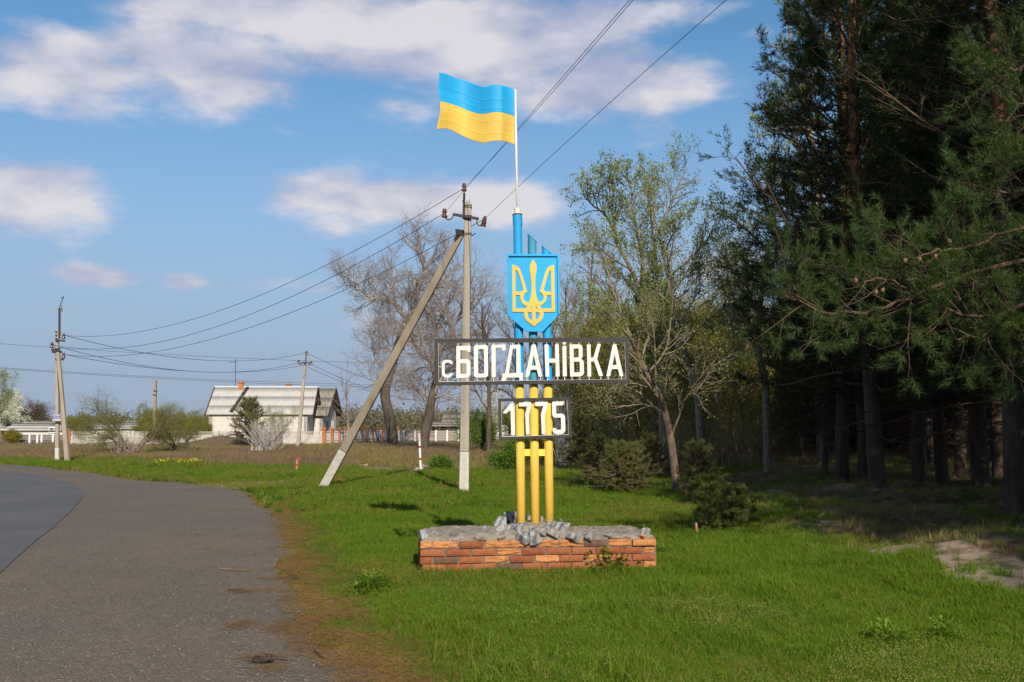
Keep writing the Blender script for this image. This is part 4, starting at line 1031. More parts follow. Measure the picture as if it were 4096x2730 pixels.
# advert board on the pole
def ad_mat():
    m, t, b, _ = new_mat('advert_blue'); b.inputs['Base Color'].default_value = (.035, .04, .28, 1); b.inputs['Roughness'].default_value = .4; return m
m_adb = ad_mat(); m_adw = M('advert_white', (.72, .72, .70), (.62, .62, .60), rough=.5, bmp=0)
ax0, az0, ax1, az1 = z9(128, 1064) + z9(192, 1118)
A0, A1 = V(ax0, az0, Y2 - .25), V(ax1, az1, Y2 - .25)
ad = empty('advert_board', (A0[0], Y2 - .25, A1[2]), 'small blue and white advert board fixed across the left concrete pole', 'advert')
Wd, Hd = A1[0] - A0[0], A0[2] - A1[2]
MB().box((A0 + A1) / 2, (Wd, .02, Hd)).build('panel', m_adw, ad)
MB().box((A0[0] + Wd / 2, Y2 - .263, A1[2] + Hd * .66), (Wd * .985, .004, Hd * .62)).build('blue_field', m_adb, ad)
def text(s, size, p, m, parent, name='lettering', width=None):
    cu = bpy.data.curves.new(name, 'FONT'); cu.body = s; cu.size = size; cu.align_x = 'CENTER'; cu.align_y = 'CENTER'; cu.extrude = .001; cu.resolution_u = 3; cu.offset = size * .02
    tmp = bpy.data.objects.new('tmp', cu); me = bpy.data.meshes.new_from_object(tmp); bpy.data.objects.remove(tmp); bpy.data.curves.remove(cu); me.materials.clear(); me.materials.append(m)
    o = bpy.data.objects.new(name, me); link(o, parent); o.rotation_euler = (math.pi / 2, 0, 0); o.location = tuple(np.array(p) - rootloc(parent))
    if width:
        xs = [v.co.x for v in me.vertices]; k = width / max(1e-6, max(xs) - min(xs)); o.scale = (k, 1, 1)
    return o
text('СОЛНЕЧН', Hd * .36, (A0[0] + Wd / 2, Y2 - .268, A1[2] + Hd * .80), m_adw, ad, width=Wd * .9)
text('ЭЛЕКТРОСТАН', Hd * .24, (A0[0] + Wd / 2, Y2 - .268, A1[2] + Hd * .52), m_adw, ad, width=Wd * .9)
text('098-017-61', Hd * .26, (A0[0] + Wd / 2, Y2 - .264, A1[2] + Hd * .16), m_adb, ad, width=Wd * .86)

# the pole in front of the house
Y3 = 68.0
def z1(x, y): return x / 1.681, 1100 + y / 1.681
p3 = empty('utility_pole', tuple(V(*z1(2004, 1160), Y3) * [1, 1, 0]), 'slim leaning concrete pole with curved crossarm in front of the white house', 'power pole')
MB().bar(V(*z1(2002, 1175), Y3), V(*z1(2052, 596), Y3), .27, .25, .16, .16).build('shaft', m_conc, p3, bevel=.02)
MB().bar(V(*z1(2050, 605), Y3 - .12), V(*z1(2058, 560), Y3 - .12), .07).tube([V(*z1(2058, 560), Y3 - .12), V(*z1(2060, 532), Y3 - .12)], .035, 6).build('top_rod', m_iron, p3)
MB().bar(V(*z1(2028, 590), Y3 - .13), V(*z1(2082, 592), Y3 - .13), .075).build('crossarm', m_iron, p3)
hook([V(*z1(x, y), Y3 - .13) for x, y in ((2030, 592), (2027, 601), (2018, 604), (2011, 598), (2010, 590))], p3, .028)
hook([V(*z1(x, y), Y3 - .13) for x, y in ((2078, 594), (2080, 604), (2088, 608), (2094, 602), (2093, 596))], p3, .028)
for (x, y) in ((2061, 528), (2009, 590), (2093, 597)): insulator(V(*z1(x, y), Y3 - .13), p3, 1.7)
# two far poles
Y4 = 84.0
p4 = empty('utility_pole', tuple(V(*z1(1040, 985), Y4) * [1, 1, 0]), 'short weathered pole with dark brackets behind the willow bushes', 'power pole')
MB().bar(V(*z1(1039, 1120), Y4), V(*z1(1044, 708), Y4), .26, .24, .19).build('shaft', m_conc2, p4)
for x, y in ((1048, 780), (1038, 806)): MB().bar(V(*z1(x - 16, y), Y4 - .15), V(*z1(x + 14, y + 2), Y4 - .15), .07).build('bracket', m_iron, p4)
Y5 = 118.0
p5 = empty('utility_pole', tuple(V(2007, 1700, Y5) * [1, 1, 0]), 'thin distant pole seen between the big sign frame and the year plate', 'power pole')
MB().bar(V(2004, 1760, Y5), V(2010, 1568, Y5), .26, .2, .18).build('shaft', m_conc2, p5)
MB().bar(V(1994, 1584, Y5 - .1), V(2018, 1585, Y5 - .1), .09).tube([V(2010.5, 1568, Y5), V(2011, 1561, Y5)], .06, 5).build('crossarm', m_iron, p5)

def wire(pts3, sag, rad, label, grp, n=26):
    a, b = np.array(pts3[0], float), np.array(pts3[1], float); t = np.linspace(0, 1, n); P = a + (b - a) * t[:, None]; P[:, 2] -= 4 * sag * t * (1 - t)
    v, q = tube_np(P, np.full(n, rad), 4); o = obj_np('power_wire', v, m_wire, quads=q); return tag(o, label, 'wire', grp)
GR1, GR2, GR3 = 'wires from the near pole to the pole pair', 'wires from the near pole towards the road', 'wires from the pole pair to the house pole'
I1, I2, I3 = V(1857, 757, Y1) + [0, -.09, 0], V(1779.5, 858, Y1) + [0, -.13, 0], V(1938, 887, Y1) + [0, -.13, .03]
def sagfit(a, b, u, v):
    """sag so that the wire passes pixel (u, v)"""
    best = (1e9, 0)
    for s in np.linspace(0, 3.5, 71):
        t = np.linspace(0, 1, 60); P = a + (b - a) * t[:, None]; P[:, 2] -= 4 * s * t * (1 - t)
        c, s_ = math.cos(PITCH), math.sin(PITCH); dy, dz = P[:, 1], P[:, 2] - EYE; yy = dy * c + dz * s_; zz = -dy * s_ + dz * c
        d = np.min(np.hypot(CX + FPX * P[:, 0] / yy - u, CY - FPX * zz / yy - v)); best = min(best, (d, s))
    return best[1]
J1, J2, J3 = V(262, 1343, Y2 - .1), V(207, 1380, Y2 - .1), V(262, 1420, Y2 - .1)
for a, b, (u, v), lab in ((I1, J1, (1040, 1177), 'top wire from the near pole down to the pole pair'), (I2, J2, (1040, 1240), 'middle wire from the left insulator down to the pole pair'), (I3, J3, (1040, 1298), 'lowest wire from behind the near pole to the pole pair')):
    wire((a, b), sagfit(a, b, u, v), .0075, lab, GR1)
K1, K2, K3 = V(2533, 0, 11.6), V(2519, 0, 11.3), V(2905, 0, 12.0)
for a, k_, lab in ((I1, K1, 'wire rising from the top insulator to the upper edge of the photo'), (I2, K2, 'wire rising behind the flag from the left insulator'), (I3, K3, 'wire rising from the right insulator, farthest right against the sky')):
    e = a + (k_ - a) * 3.4; e[2] = a[2] + .4
    t_ = 1 / 3.4; lin = a[2] + .4 * t_; s_ = (lin - k_[2]) / (4 * t_ * (1 - t_)); wire((a, e), s_, .0055, lab, GR2, 40)
for a, b, (u, v), lab in ((J1, V(1225, 1412, Y3 - .13), (700, 1429), 'upper slack wire from the pole pair to the pole before the house'), (J2, V(1196, 1451, Y3 - .13), (815, 1488), 'slack wire to the left hook of the pole before the house'), (J3, V(1243, 1457, Y3 - .13), (672, 1480), 'lowest slack wire to the right hook of the pole before the house')):
    wire((a, b), sagfit(a, b, u, v), .011, lab, GR3)
for (u0, v0, lab) in ((1225, 1412, 'wire from the top of the house pole going right'), (1243, 1457, 'wire from the right hook of the house pole going right'), (1198, 1452, 'wire from the left hook of the house pole going right')):
    a = V(u0, v0, Y3 - .13); b = V(u0 + 560, v0 + 145, 104); wire((a, b), .9, .014, lab, 'wires running on past the white house')
for (v0, v1, Yw, lab) in ((1374, 1446, 100, 'highest of the three wires crossing far behind the houses'), (1472, 1531, 100, 'middle one of the three wires crossing far behind the houses'), (1475, 1541, 101, 'lowest of the three wires crossing far behind the houses')):
    a, b = V(-400, v0 - 30, Yw), V(1850, v1 + 14, Yw + 20); wire((a, b), .55, .017, lab, 'wires crossing far behind the houses')

# ------------------------------------------------------------------ houses
def wallmat(name, a, b_, mort, sx=3.9, sz=6.2, rough=.85):
    m, t, b, _ = new_mat(name); p = pos(t)
    mp = t.nodes.new('ShaderNodeMapping'); mp.inputs['Rotation'].default_value = (math.pi / 2, 0, 0); t.links.new(p.s, mp.inputs[0])
    sxyz = t.nodes.new('ShaderNodeSeparateXYZ'); t.links.new(p.s, sxyz.inputs[0]); cb = t.nodes.new('ShaderNodeCombineXYZ')
    t.links.new((N(t, sxyz.outputs[0]) + N(t, sxyz.outputs[1])).s, cb.inputs[0]); t.links.new(sxyz.outputs[2], cb.inputs[1])
    bt = t.nodes.new('ShaderNodeTexBrick'); bt.inputs['Scale'].default_value = 1; bt.inputs['Brick Width'].default_value = .27; bt.inputs['Row Height'].default_value = .10; bt.inputs['Mortar Size'].default_value = .013; bt.inputs['Mortar Smooth'].default_value = .2
    bt.inputs['Color1'].default_value = (*a, 1); bt.inputs['Color2'].default_value = (*b_, 1); bt.inputs['Mortar'].default_value = (*mort, 1)
    t.links.new(cb.outputs[0], bt.inputs[0]); n = noise_n(t, p, .7, 5, .6)
    col = mixc(t, n.ramp(.45, .75) * .45, N(t, bt.outputs[0]), tuple(q * .72 for q in b_)); t.links.new(col.s, b.inputs['Base Color']); b.inputs['Roughness'].default_value = rough
    bump(t, b, N(t, bt.outputs[1]) * -1.0, .6, .012); return m
m_wbrick = wallmat('white_silicate_brick', (.72, .67, .60), (.64, .59, .53), (.44, .39, .36))
m_slate = M('corrugated_asbestos', (.47, .45, .41), (.39, .37, .335), rough=.9, scale=1.2, stretch=(4, 1, .3), bmp=.3, c3=(.41, .39, .355), s3=1.5, t3=(.52, .7))
m_slate_old = M('weathered_asbestos', (.30, .26, .21), (.20, .175, .14), rough=.92, scale=1.6, stretch=(5, .6, .3), bmp=.4, c3=(.12, .10, .085), s3=1.6, t3=(.5, .66))
m_barge = M('dark_red_board', (.085, .022, .022), (.05, .016, .016), rough=.7, bmp=.2)
m_board_dark = M('blackened_board', (.05, .035, .03), (.03, .022, .02), rough=.85, scale=5, bmp=.3, c3=(.14, .09, .07), s3=2)
m_glass = new_mat('window_glass')[0]; _b = m_glass.node_tree.nodes['Principled BSDF']; _b.inputs['Base Color'].default_value = (.025, .03, .04, 1); _b.inputs['Roughness'].default_value = .08
m_frame = M('white_window_frame', (.78, .78, .76), (.70, .70, .68), rough=.5, bmp=0)
m_orange = brick_mat('orange_brick', (.42, .16, .06), (.33, .12, .045), (.46, .19, .07), .3)

def roof_slope(p00, p10, p01, p11, m, name, parent, pitch_w=.15, amp=.026, rows=3, thick=.02):
    """corrugated sheets: p00-p10 along the eave, p01-p11 along the ridge"""
    p00, p10, p01, p11 = map(lambda q: np.array(q, float), (p00, p10, p01, p11)); L = np.linalg.norm(p10 - p00); n = int(L / pitch_w) * 4
    nrm = np.cross(p10 - p00, p01 - p00); nrm /= np.linalg.norm(nrm)
    nrm = nrm if nrm[2] > 0 else -nrm
    v, q = [], []
    for r_ in range(rows):
        t0, t1 = max(0, r_ / rows - .015), (r_ + 1) / rows
        for tt, lift in ((t0, .014), (t1, .0)):
            for i in range(n + 1):
                s = i / n; a = p00 + (p10 - p00) * s; b = p01 + (p11 - p01) * s
                v.append(a + (b - a) * tt + nrm * (amp * math.sin(i * math.pi / 2) + lift))
        k = len(v) - 2 * (n + 1); q += [(k + i, k + i + 1, k + n + 2 + i, k + n + 1 + i) for i in range(n)]
    o = obj_np(name, np.array(v), m, quads=np.array(q), parent=parent); s_ = o.modifiers.new('t', 'SOLIDIFY'); s_.thickness = thick; s_.offset = -1; return o

class House:
    """gabled house; ridge along its long side. a: along the front wall, b: depth, c: up"""
    def __init__(s, root, x0, y0, th): s.r, s.x0, s.y0, s.c, s.s = root, x0, y0, math.cos(th), math.sin(th)
    def P(s, a, b, c): return np.array([s.x0 + a * s.c - b * s.s, s.y0 + a * s.s + b * s.c, c])
    def slab(s, name, m, a0, a1, b0, b1, c0, c1, parent=None):
        v = [s.P(a, b, c) for a in (a0, a1) for b in (b0, b1) for c in (c0, c1)]
        return MB().add(v, [(0, 1, 3, 2), (4, 6, 7, 5), (0, 4, 5, 1), (2, 3, 7, 6), (0, 2, 6, 4), (1, 5, 7, 3)]).build(name, m, parent or s.r)
    def gable(s, name, m, a, t, W, e, h, b0=0):
        pr = [(b0, 0), (b0 + W, 0), (b0 + W, e), (b0 + W / 2, h), (b0, e)]; n = 5
        v = [s.P(a, b, c) for b, c in pr] + [s.P(a + t, b, c) for b, c in pr]
        f = [tuple(range(n)), tuple(range(n, 2 * n))[::-1]] + [(i, i + n, (i + 1) % n + n, (i + 1) % n) for i in range(n)]
        return MB().add(v, f).build(name, m, s.r)
    def window(s, wall, a, b, c, w, h):
        """wall 'f' (front, facing the road) or 'g' (gable facing right)"""
        r = s.r
        def slab(name, m, p0, p1, q0, q1, d0, d1, par):
            if wall == 'f': return s.slab(name, m, a + p0, a + p1, b + d0, b + d1, c + q0, c + q1, par)
            return s.slab(name, m, a - d1, a - d0, b + p0, b + p1, c + q0, c + q1, par)
        fr_ = MB(); fw_ = .07
        parts = [(0, w, 0, fw_), (0, w, h - fw_, h), (0, fw_, fw_, h - fw_), (w - fw_, w, fw_, h - fw_), (w * .5 - .03, w * .5 + .03, fw_, h - fw_)]
        for (p0, p1, q0, q1) in parts:
            if wall == 'f': vs = [s.P(a + p, b + d, c + q) for p in (p0, p1) for d in (-.03, .05) for q in (q0, q1)]
            else: vs = [s.P(a + d, b + p, c + q) for d in (.03, -.05) for p in (p0, p1) for q in (q0, q1)]
            fr_.add(vs, [(0, 1, 3, 2), (4, 6, 7, 5), (0, 4, 5, 1), (2, 3, 7, 6), (0, 2, 6, 4), (1, 5, 7, 3)])
        fo = fr_.build('window', m_frame, r)
        slab('pane', m_glass, fw_, w - fw_, fw_, h - fw_, -.004, .02, fo)
        slab('sill', m_frame, -.08, w + .08, -.06, -.003, -.10, .02, fo)

hs = empty('white_house', (-23, 93.5, 0), 'long white brick house with corrugated roof, two brick chimneys and a second gabled wing', 'house')
H = House(hs, (839 - 2048) / FPX * 90, 90, math.radians(5)); LH, WH, EH, RH = 8.75, 7.2, 2.55, 5.02
H.slab('front_wall', m_wbrick, 0, LH, 0, .38, -.3, EH); H.slab('rear_wall', m_wbrick, 0, LH, WH - .38, WH, -.3, EH)
H.gable('gable_wall', m_wbrick, LH - .3, .3 + .003, WH, EH, RH - .12); H.gable('gable_wall', m_wbrick, -.003, .3, WH, EH, RH - .12)
ov = .28; sl = (RH - EH) / (WH / 2); ze = EH - ov * sl + .06
roof_slope(H.P(-.25, -ov, ze), H.P(LH + .55, -ov, ze), H.P(-.25, WH / 2, RH), H.P(LH + .55, WH / 2, RH), m_slate, 'roof', hs)
roof_slope(H.P(-.25, WH + ov, ze), H.P(LH + .55, WH + ov, ze), H.P(-.25, WH / 2, RH), H.P(LH + .55, WH / 2, RH), m_slate, 'roof', hs)
for (a, m_) in ((LH + .56, m_barge), (-.29, m_barge)):
    for sgn in (-1, 1):
        MB().bar(H.P(a, WH / 2 + sgn * (WH / 2 + ov), ze - .04), H.P(a, WH / 2, RH - .02), .07, .17).build('bargeboard', m_, hs)
MB().tube([H.P(-.3, WH / 2, RH + .03), H.P(LH + .6, WH / 2, RH + .03)], .09, 8).build('ridge_cap', M('zinc_ridge', (.55, .57, .60), (.45, .47, .50), rough=.5, bmp=0), hs)
MB().bar(H.P(-.2, -.06, EH - .05), H.P(LH + .1, -.06, EH - .05), .06, .09).build('eaves_board', m_board_dark, hs)
sg = MB(); rr_ = np.random.default_rng(4)                                  # tarred repair strip down the roof
for i in range(12):
    t0, t1 = i / 12, (i + 1.15) / 12; f = lambda t: H.P(1.95 + .85 * t, -ov + (WH / 2 + ov) * (.06 + .94 * t), ze + (RH - ze) * (.06 + .94 * t) + .08)
    sg.bar(f(t0), f(t1), .20 + rr_.random() * .12, .05)
o = sg.build('tarred_strip', m_board_dark, hs); o['kind'] = 'stuff'
for a, hgt_, s_ in ((1.95, .62, .42), (6.25, .50, .42)):
    b = WH / 2 - (.42 if a < 3 else -.25); c = RH - .35
    ch = H.slab('chimney', m_orange, a, a + s_, b, b + s_, c - .3, c + hgt_ + .1)
    H.slab('chimney_cap', m_orange, a - .07, a + s_ + .07, b - .07, b + s_ + .07, c + hgt_ + .103, c + hgt_ + .23, ch)
H.window('f', 3.05, 0, .72, 1.1, 1.3)
H.window('g', LH + .003, 2.6, .55, 1.5, 1.45); H.window('g', LH + .003, 3.0, 3.3, 1.1, .9)
Y6 = 95.5
H2 = House(hs, (1255 - 2048) / FPX * Y6, Y6, math.radians(.6)); a1_ = (1292 - 1255) / FPX * Y6; W2 = 7.9; E2, R2 = 2.55, 5.1
a0_ = -5.5
H2.slab('wing_front_wall', m_wbrick, a0_, a1_, 0, .38, -.3, E2); H2.gable('wing_gable_wall', m_wbrick, a1_ - .3, .303, W2, E2, R2 - .12)
sl2 = (R2 - E2) / (W2 / 2); ze2 = E2 - .4 * sl2 + .06
roof_slope(H2.P(a0_, -.4, ze2), H2.P(a1_ + .6, -.4, ze2), H2.P(a0_, W2 / 2, R2), H2.P(a1_ + .6, W2 / 2, R2), m_slate_old, 'wing_roof', hs)
roof_slope(H2.P(a0_, W2 + .4, ze2), H2.P(a1_ + .6, W2 + .4, ze2), H2.P(a0_, W2 / 2, R2), H2.P(a1_ + .6, W2 / 2, R2), m_slate_old, 'wing_roof', hs)
for sgn in (-1, 1): MB().bar(H2.P(a1_ + .62, W2 / 2 + sgn * (W2 / 2 + .4), ze2 - .05), H2.P(a1_ + .62, W2 / 2, R2 - .02), .08, .2).build('bargeboard', m_board_dark, hs)
H2.window('g', a1_ + .003, 1.9, .55, 1.3, 1.45); H2.window('g', a1_ + .003, 5.1, .55, 1.3, 1.45); H2.window('g', a1_ + .003, 3.2, 3.2, 1.2, 1.15)
am = V(942, 1558, 94); at_ = V(942.5, 1433, 94)
an = MB().tube([am - [0, 0, .6], at_], .03, 6).build('antenna_mast', m_iron); tag(an, 'tall thin antenna mast standing behind the ridge of the white house', 'antenna')
MB().tube([V(917, 1449.5, 94), V(942, 1449.5, 94)], .02, 5).tube([V(938, 1446, 94), V(938, 1453, 94)], .02, 5).build('antenna_arm', m_iron, an)
an.data.name = 'antenna_mast'

# low buildings at the left, behind the fences
def simple_house(name, label, u0, u1, Y, v_e, v_r, v_b, W, wm_, rm, wins=(), left_gable=False):
    x0 = (u0 - CX) / FPX * Y; x1 = (u1 - CX) / FPX * Y; e = V(0, v_e, Y)[2]; r_ = V(0, v_r, Y + W / 2)[2]
    root = empty(name, ((x0 + x1) / 2, Y + W / 2, 0), label, 'house'); h = House(root, x0, Y, 0); L = x1 - x0
    h.slab('wall', wm_, 0, L, 0, .3, -.3, e); h.gable('gable_wall', wm_, L - .3, .303, W, e, r_ - .1); h.gable('gable_wall', wm_, -.003, .303, W, e, r_ - .1); h.slab('wall', wm_, 0, L, W - .3, W, -.3, e)
    s_ = (r_ - e) / (W / 2); z_ = e - .3 * s_ + .05
    for bb in (-.3, W + .3): roof_slope(h.P(-.3, bb, z_), h.P(L + .3, bb, z_), h.P(-.3, W / 2, r_), h.P(L + .3, W / 2, r_), rm, 'roof', root, rows=2)
    for (u, w, c, hh) in wins: h.window('f', (u - u0) / FPX * Y, 0, c, w, hh)
    return h, root
m_lime_wall = M('limewashed_wall', (.66, .64, .58), (.56, .54, .48), rough=.9, scale=1.2, bmp=.2)
simple_house('outbuilding', 'long low whitewashed building with grey roof behind the board fence', 14, 282, 98, 1722.5, 1701, 1760, 6, m_lime_wall, m_slate, [(203, 1.0, .75, .5)])
simple_house('old_house', 'grey roofed house rising behind the long low building', 66, 190, 122, 1703, 1684, 1760, 8, m_lime_wall, m_slate_old)
simple_house('shed', 'light roofed shed partly hidden by the largest willow bush', 255, 600, 104, 1716, 1697, 1770, 6, m_lime_wall, m_slate)
_, sh_ = simple_house('brown_roofed_house', 'house with brown roof and orange chimney behind the willow bushes', 480, 660, 120, 1700, 1680, 1770, 9, m_wbrick, m_slate_old)
simple_house('far_house', 'dark roofed low house behind the green bush right of the near pole', 1775, 2110, 112, 1693, 1652, 1760, 9, m_lime_wall, m_slate_old)
simple_house('far_shed', 'dark shed roof just left of the near pole at the horizon', 1730, 1850, 104, 1706, 1688, 1760, 5, m_board_dark, m_slate_old)

# ------------------------------------------------------------------ fences
m_fcon = M('fence_concrete', (.52, .49, .44), (.43, .40, .36), rough=.9, scale=2, bmp=.3, c3=(.33, .31, .28), s3=1.0)
m_fbrick = wallmat('pale_block_fence', (.50, .46, .41), (.43, .39, .35), (.30, .27, .25))
m_gate = M('dark_red_sheet', (.095, .032, .028), (.075, .026, .024), rough=.6, bmp=.1)
m_wood = M('grey_boards', (.16, .125, .105), (.10, .08, .07), rough=.9, scale=3, stretch=(.3, 1, 6), bmp=.4)
YF = 78.0
def fx(u, Y=YF): return (u - CX) / FPX * Y
def fz(v, Y=YF): return EYE - (v - 1697) / FPX * Y
fence = empty('concrete_fence', (fx(900), YF, 0), 'pale concrete fence with a row of balusters along its top before the house', 'fence')
zb, zt, zr, zp = -.15, fz(1727), fz(1731), fz(1741)
bal_me = None
def bay(u0, u1, root, panelmat, Y=YF, bars=True):
    x0, x1 = fx(u0, Y), fx(u1, Y); yy = Y
    MB().box(((x0 + x1) / 2, yy, (zb + zp) / 2), (x1 - x0 - .02, .10, zp - zb)).build('panel', panelmat, root)
    MB().box(((x0 + x1) / 2, yy - .055, zp - .10), (x1 - x0 - .03, .03, .14)).build('panel_band', m_fcon, root)
    MB().box(((x0 + x1) / 2, yy, zt - .03), (x1 - x0 - .02, .12, .06)).build('top_rail', m_fcon, root)
    n = max(3, int((x1 - x0) / .13)); b_ = MB()
    for i in range(n):
        x = x0 + (i + .5) * (x1 - x0) / n; b_.bar((x, yy, zp + .002), (x, yy, zt - .062), .055, .05)
    o = b_.build('balusters', m_fcon, root); o['kind'] = 'stuff'
def fpost(u, root, Y=YF, m=None, w=.22):
    MB().box((fx(u, Y), Y - .01, (zb + zt + .06) / 2), (w, .22, zt + .06 - zb)).build('post', m or m_fcon, root)
us = [600, 669, 737, 806, 876, 945]
for a, b in zip(us[:-1], us[1:]): bay(a + 5, b - 5, fence, m_fcon if a > 660 else m_fbrick)
for u in us: fpost(u, fence)
for a, b in ((1146, 1216), (1224, 1288)): bay(a, b, fence, m_fcon)
for u in (1143, 1220, 1290): fpost(u, fence)
bf = empty('block_fence', (fx(450), YF, 0), 'pale block wall with top openings behind the large willow bush', 'fence')
us = [298, 360, 420, 480, 540, 597]
for a, b in zip(us[:-1], us[1:]): bay(a + 4, b - 4, bf, m_fbrick)
for u in us[:-1]: fpost(u, bf, w=.18)
gate = empty('sheet_gate', (fx(1045), YF, 0), 'dark red sheet metal gate in the pale concrete fence', 'gate')
for i in range(4):
    a, b = 951 + i * 48, 951 + (i + 1) * 48 - 1; MB().box(((fx(a) + fx(b)) / 2, YF, (fz(1728) + .05) / 2), (fx(b) - fx(a), .05, fz(1728) - .05)).build('leaf' if i in (1, 2) else 'side_sheet', m_gate, gate)
MB().box((fx(986.5), YF - .12, fz(1748)), (.10, .08, 1.0)).build('gate_post', m_fcon, gate)
pill = empty('brick_pillar_fence', (fx(1440), YF + 1, 0), 'orange brick pillar fence with grey metal infill right of the house', 'fence')
PU = [(1300, 14, 78, 1719), (1331, 13, 79, 1719), (1360, 12, 80, 1719), (1382, 9, 82, 1718), (1400, 9, 83, 1718), (1424, 11, 85, 1718), (1447, 9, 86, 1718), (1470, 10, 87, 1717), (1492, 10, 88, 1717), (1513, 10, 90, 1717), (1534, 10, 91, 1717), (1551, 8, 93, 1717), (1591, 10, 95, 1714)]
for i, (u, w, Y, vt) in enumerate(PU):
    x, wz, zt_ = fx(u, Y), w / FPX * Y, fz(vt, Y)
    p_ = MB().box((x, Y, (zt_ - .25) / 2), (wz, wz, zt_ + .25)).build('pillar', m_orange, pill)
    MB().box((x, Y, zt_ + .043), (wz + .12, wz + .12, .08)).lathe((x, Y, zt_ + .083), [(wz * .62, 0), (.02, .12)], 4).build('pillar_cap', m_orange, p_)
    if i and i < 12:
        u0, _, Y0, _ = PU[i - 1]; a, b = np.array([fx(u0, Y0), Y0, .55]), np.array([x, Y, .55])
        for zz in (.25, zt_ - .22): MB().bar(a * [1, 1, 0] + [0, 0, zz], b * [1, 1, 0] + [0, 0, zz], .05).build('rail', m_iron, pill)
        inf = MB(); n = 6
        for j in range(n):
            c = a + (b - a) * (j + .5) / n; inf.box((c[0], c[1], zt_ * .5), (.12, .03, zt_ * .85))
        o = inf.build('infill', M('grey_pickets', (.42, .42, .44), (.32, .31, .32), rough=.7, bmp=0) if i == 1 else o.data.materials[0], pill); o['kind'] = 'stuff'
op = MB().box((fx(284.5), YF, (fz(1720) - .2) / 2), (15 / FPX * YF, .3, fz(1720) + .2)).build('brick_pillar', m_orange); tag(op, 'orange brick pillar at the left end of the block wall', 'pillar')
MB().box((fx(284.5), YF, fz(1720) + .043), (17 / FPX * YF, .36, .08)).build('pillar_cap', m_orange, op)
def board_fence(name, label, us, Y, vt, vb, mw, mp, rows=5):
    f_ = empty(name, ((fx(us[0], Y) + fx(us[-1], Y)) / 2, Y, 0), label, 'fence'); t_ = fz(vt, Y)
    for u in us: MB().box((fx(u, Y), Y - .05, (t_ - .2) / 2), (.14, .12, t_ + .2)).build('post', mp, f_)
    for a, b in zip(us[:-1], us[1:]):
        x0, x1 = fx(a, Y) + .08, fx(b, Y) - .08
        for r_ in range(rows):
            h = (t_ - .08) / rows; MB().box(((x0 + x1) / 2, Y, .04 + h * (r_ + .5)), (x1 - x0, .03, h * .86), rot=[[1, 0, 0], [0, 1, 0], [0, 0, 1]]).build('board', mw, f_)
board_fence('board_fence', 'low dark board fence with white posts at the far left', [-40, -6, 34, 82, 129, 160, 177, 222, 272], 84, 1737, 1766, m_wood, m_frame)
board_fence('white_post_fence', 'low weathered fence with white posts right of the orange pillars', [1598, 1617, 1662, 1700, 1745, 1790, 1835], 92, 1721, 1750, M('pale_rails', (.36, .31, .26), (.28, .24, .20), rough=.9, bmp=.3), m_frame, 4)
board_fence('pale_wall', 'broken pale wall seen behind the green bush right of the near pole', [1845, 1880, 1925, 1970, 2015], 100, 1727, 1745, m_lime_wall, m_lime_wall, 2)

# ------------------------------------------------------------------ small roadside things
m_red = M('red_paint', (.50, .018, .022), (.40, .015, .02), rough=.5, bmp=.1)
q = G(1187, 1890); st_ = empty('marker_stake', tuple(q), 'short wooden stake with two red bands in the far grass', 'stake')
def stk(a, b, name, m, parent, q, r, lean=0.0, k=10, r2=None):
    return MB().tube([q + [lean * a, 0, a], q + [lean * b, 0, b]], [r, r2 or r], k).build(name, m, parent, sm=False)
m_stake = M('bare_wood', (.42, .25, .15), (.32, .19, .11), rough=.85, bmp=.4)
def segh(u, v0, v1): return EYE - (v0 - 1697) / FPX * q[1], EYE - (v1 - 1697) / FPX * q[1]
for nm, m_, v0, v1, r in (('stake_body', m_stake, 1900, 1863, .042), ('red_band', m_red, 1863, 1855, .047), ('stake_body', m_stake, 1855, 1836, .042), ('red_tip', m_red, 1836, 1828, .047)):
    a, b = segh(0, v0, v1); stk(max(a, -.05), b, nm, m_, st_, q * [1, 1, 0], r)
MB().bar(q * [1, 1, 0] + [.03, -.03, .45], q * [1, 1, 0] + [.13, -.03, .47], .02).build('splinter', m_stake, st_)
q = G(1683, 1885); mk_ = empty('marker_post', tuple(q), 'slim white post with red bands beside the rubble heap', 'post')
hh_ = lambda v: EYE - (v - 1697) / FPX * q[1]
for nm, m_, v0, v1 in (('red_band', m_red, 1890, 1876), ('white_band', m_frame, 1876, 1840), ('red_band', m_red, 1840, 1831), ('white_band', m_frame, 1831, 1792), ('red_band', m_red, 1792, 1783), ('white_band', m_frame, 1783, 1766), ('post_plate', m_fcon, 1766, 1733)):
    stk(max(hh_(v0), -.05), hh_(v1), nm, m_, mk_, q * [1, 1, 0], .036 if nm != 'post_plate' else .05, -.05)
rg = np.random.default_rng(9)
m_rub = M('pinkish_rubble', (.42, .33, .27), (.30, .23, .18), rough=.95, scale=6, bmp=.5)
q = G(1703, 1884)
for i in range(14):
    s = rg.uniform(.10, .26); me = stone_mesh(400 + i, s * 1.3, s, s * .8); me.materials[0] = m_rub
    o = bpy.data.objects.new('rubble_lump', me); link(o); dx = rg.normal(0, .28); o.location = (q[0] + dx, q[1] + rg.normal(0, .15), .02 + max(0, .16 - abs(dx) * .4) * rg.random())
    tag(o, 'one of the pinkish lumps heaped at the foot of the banded marker post', 'rubble', 'rubble lumps beside the marker post')
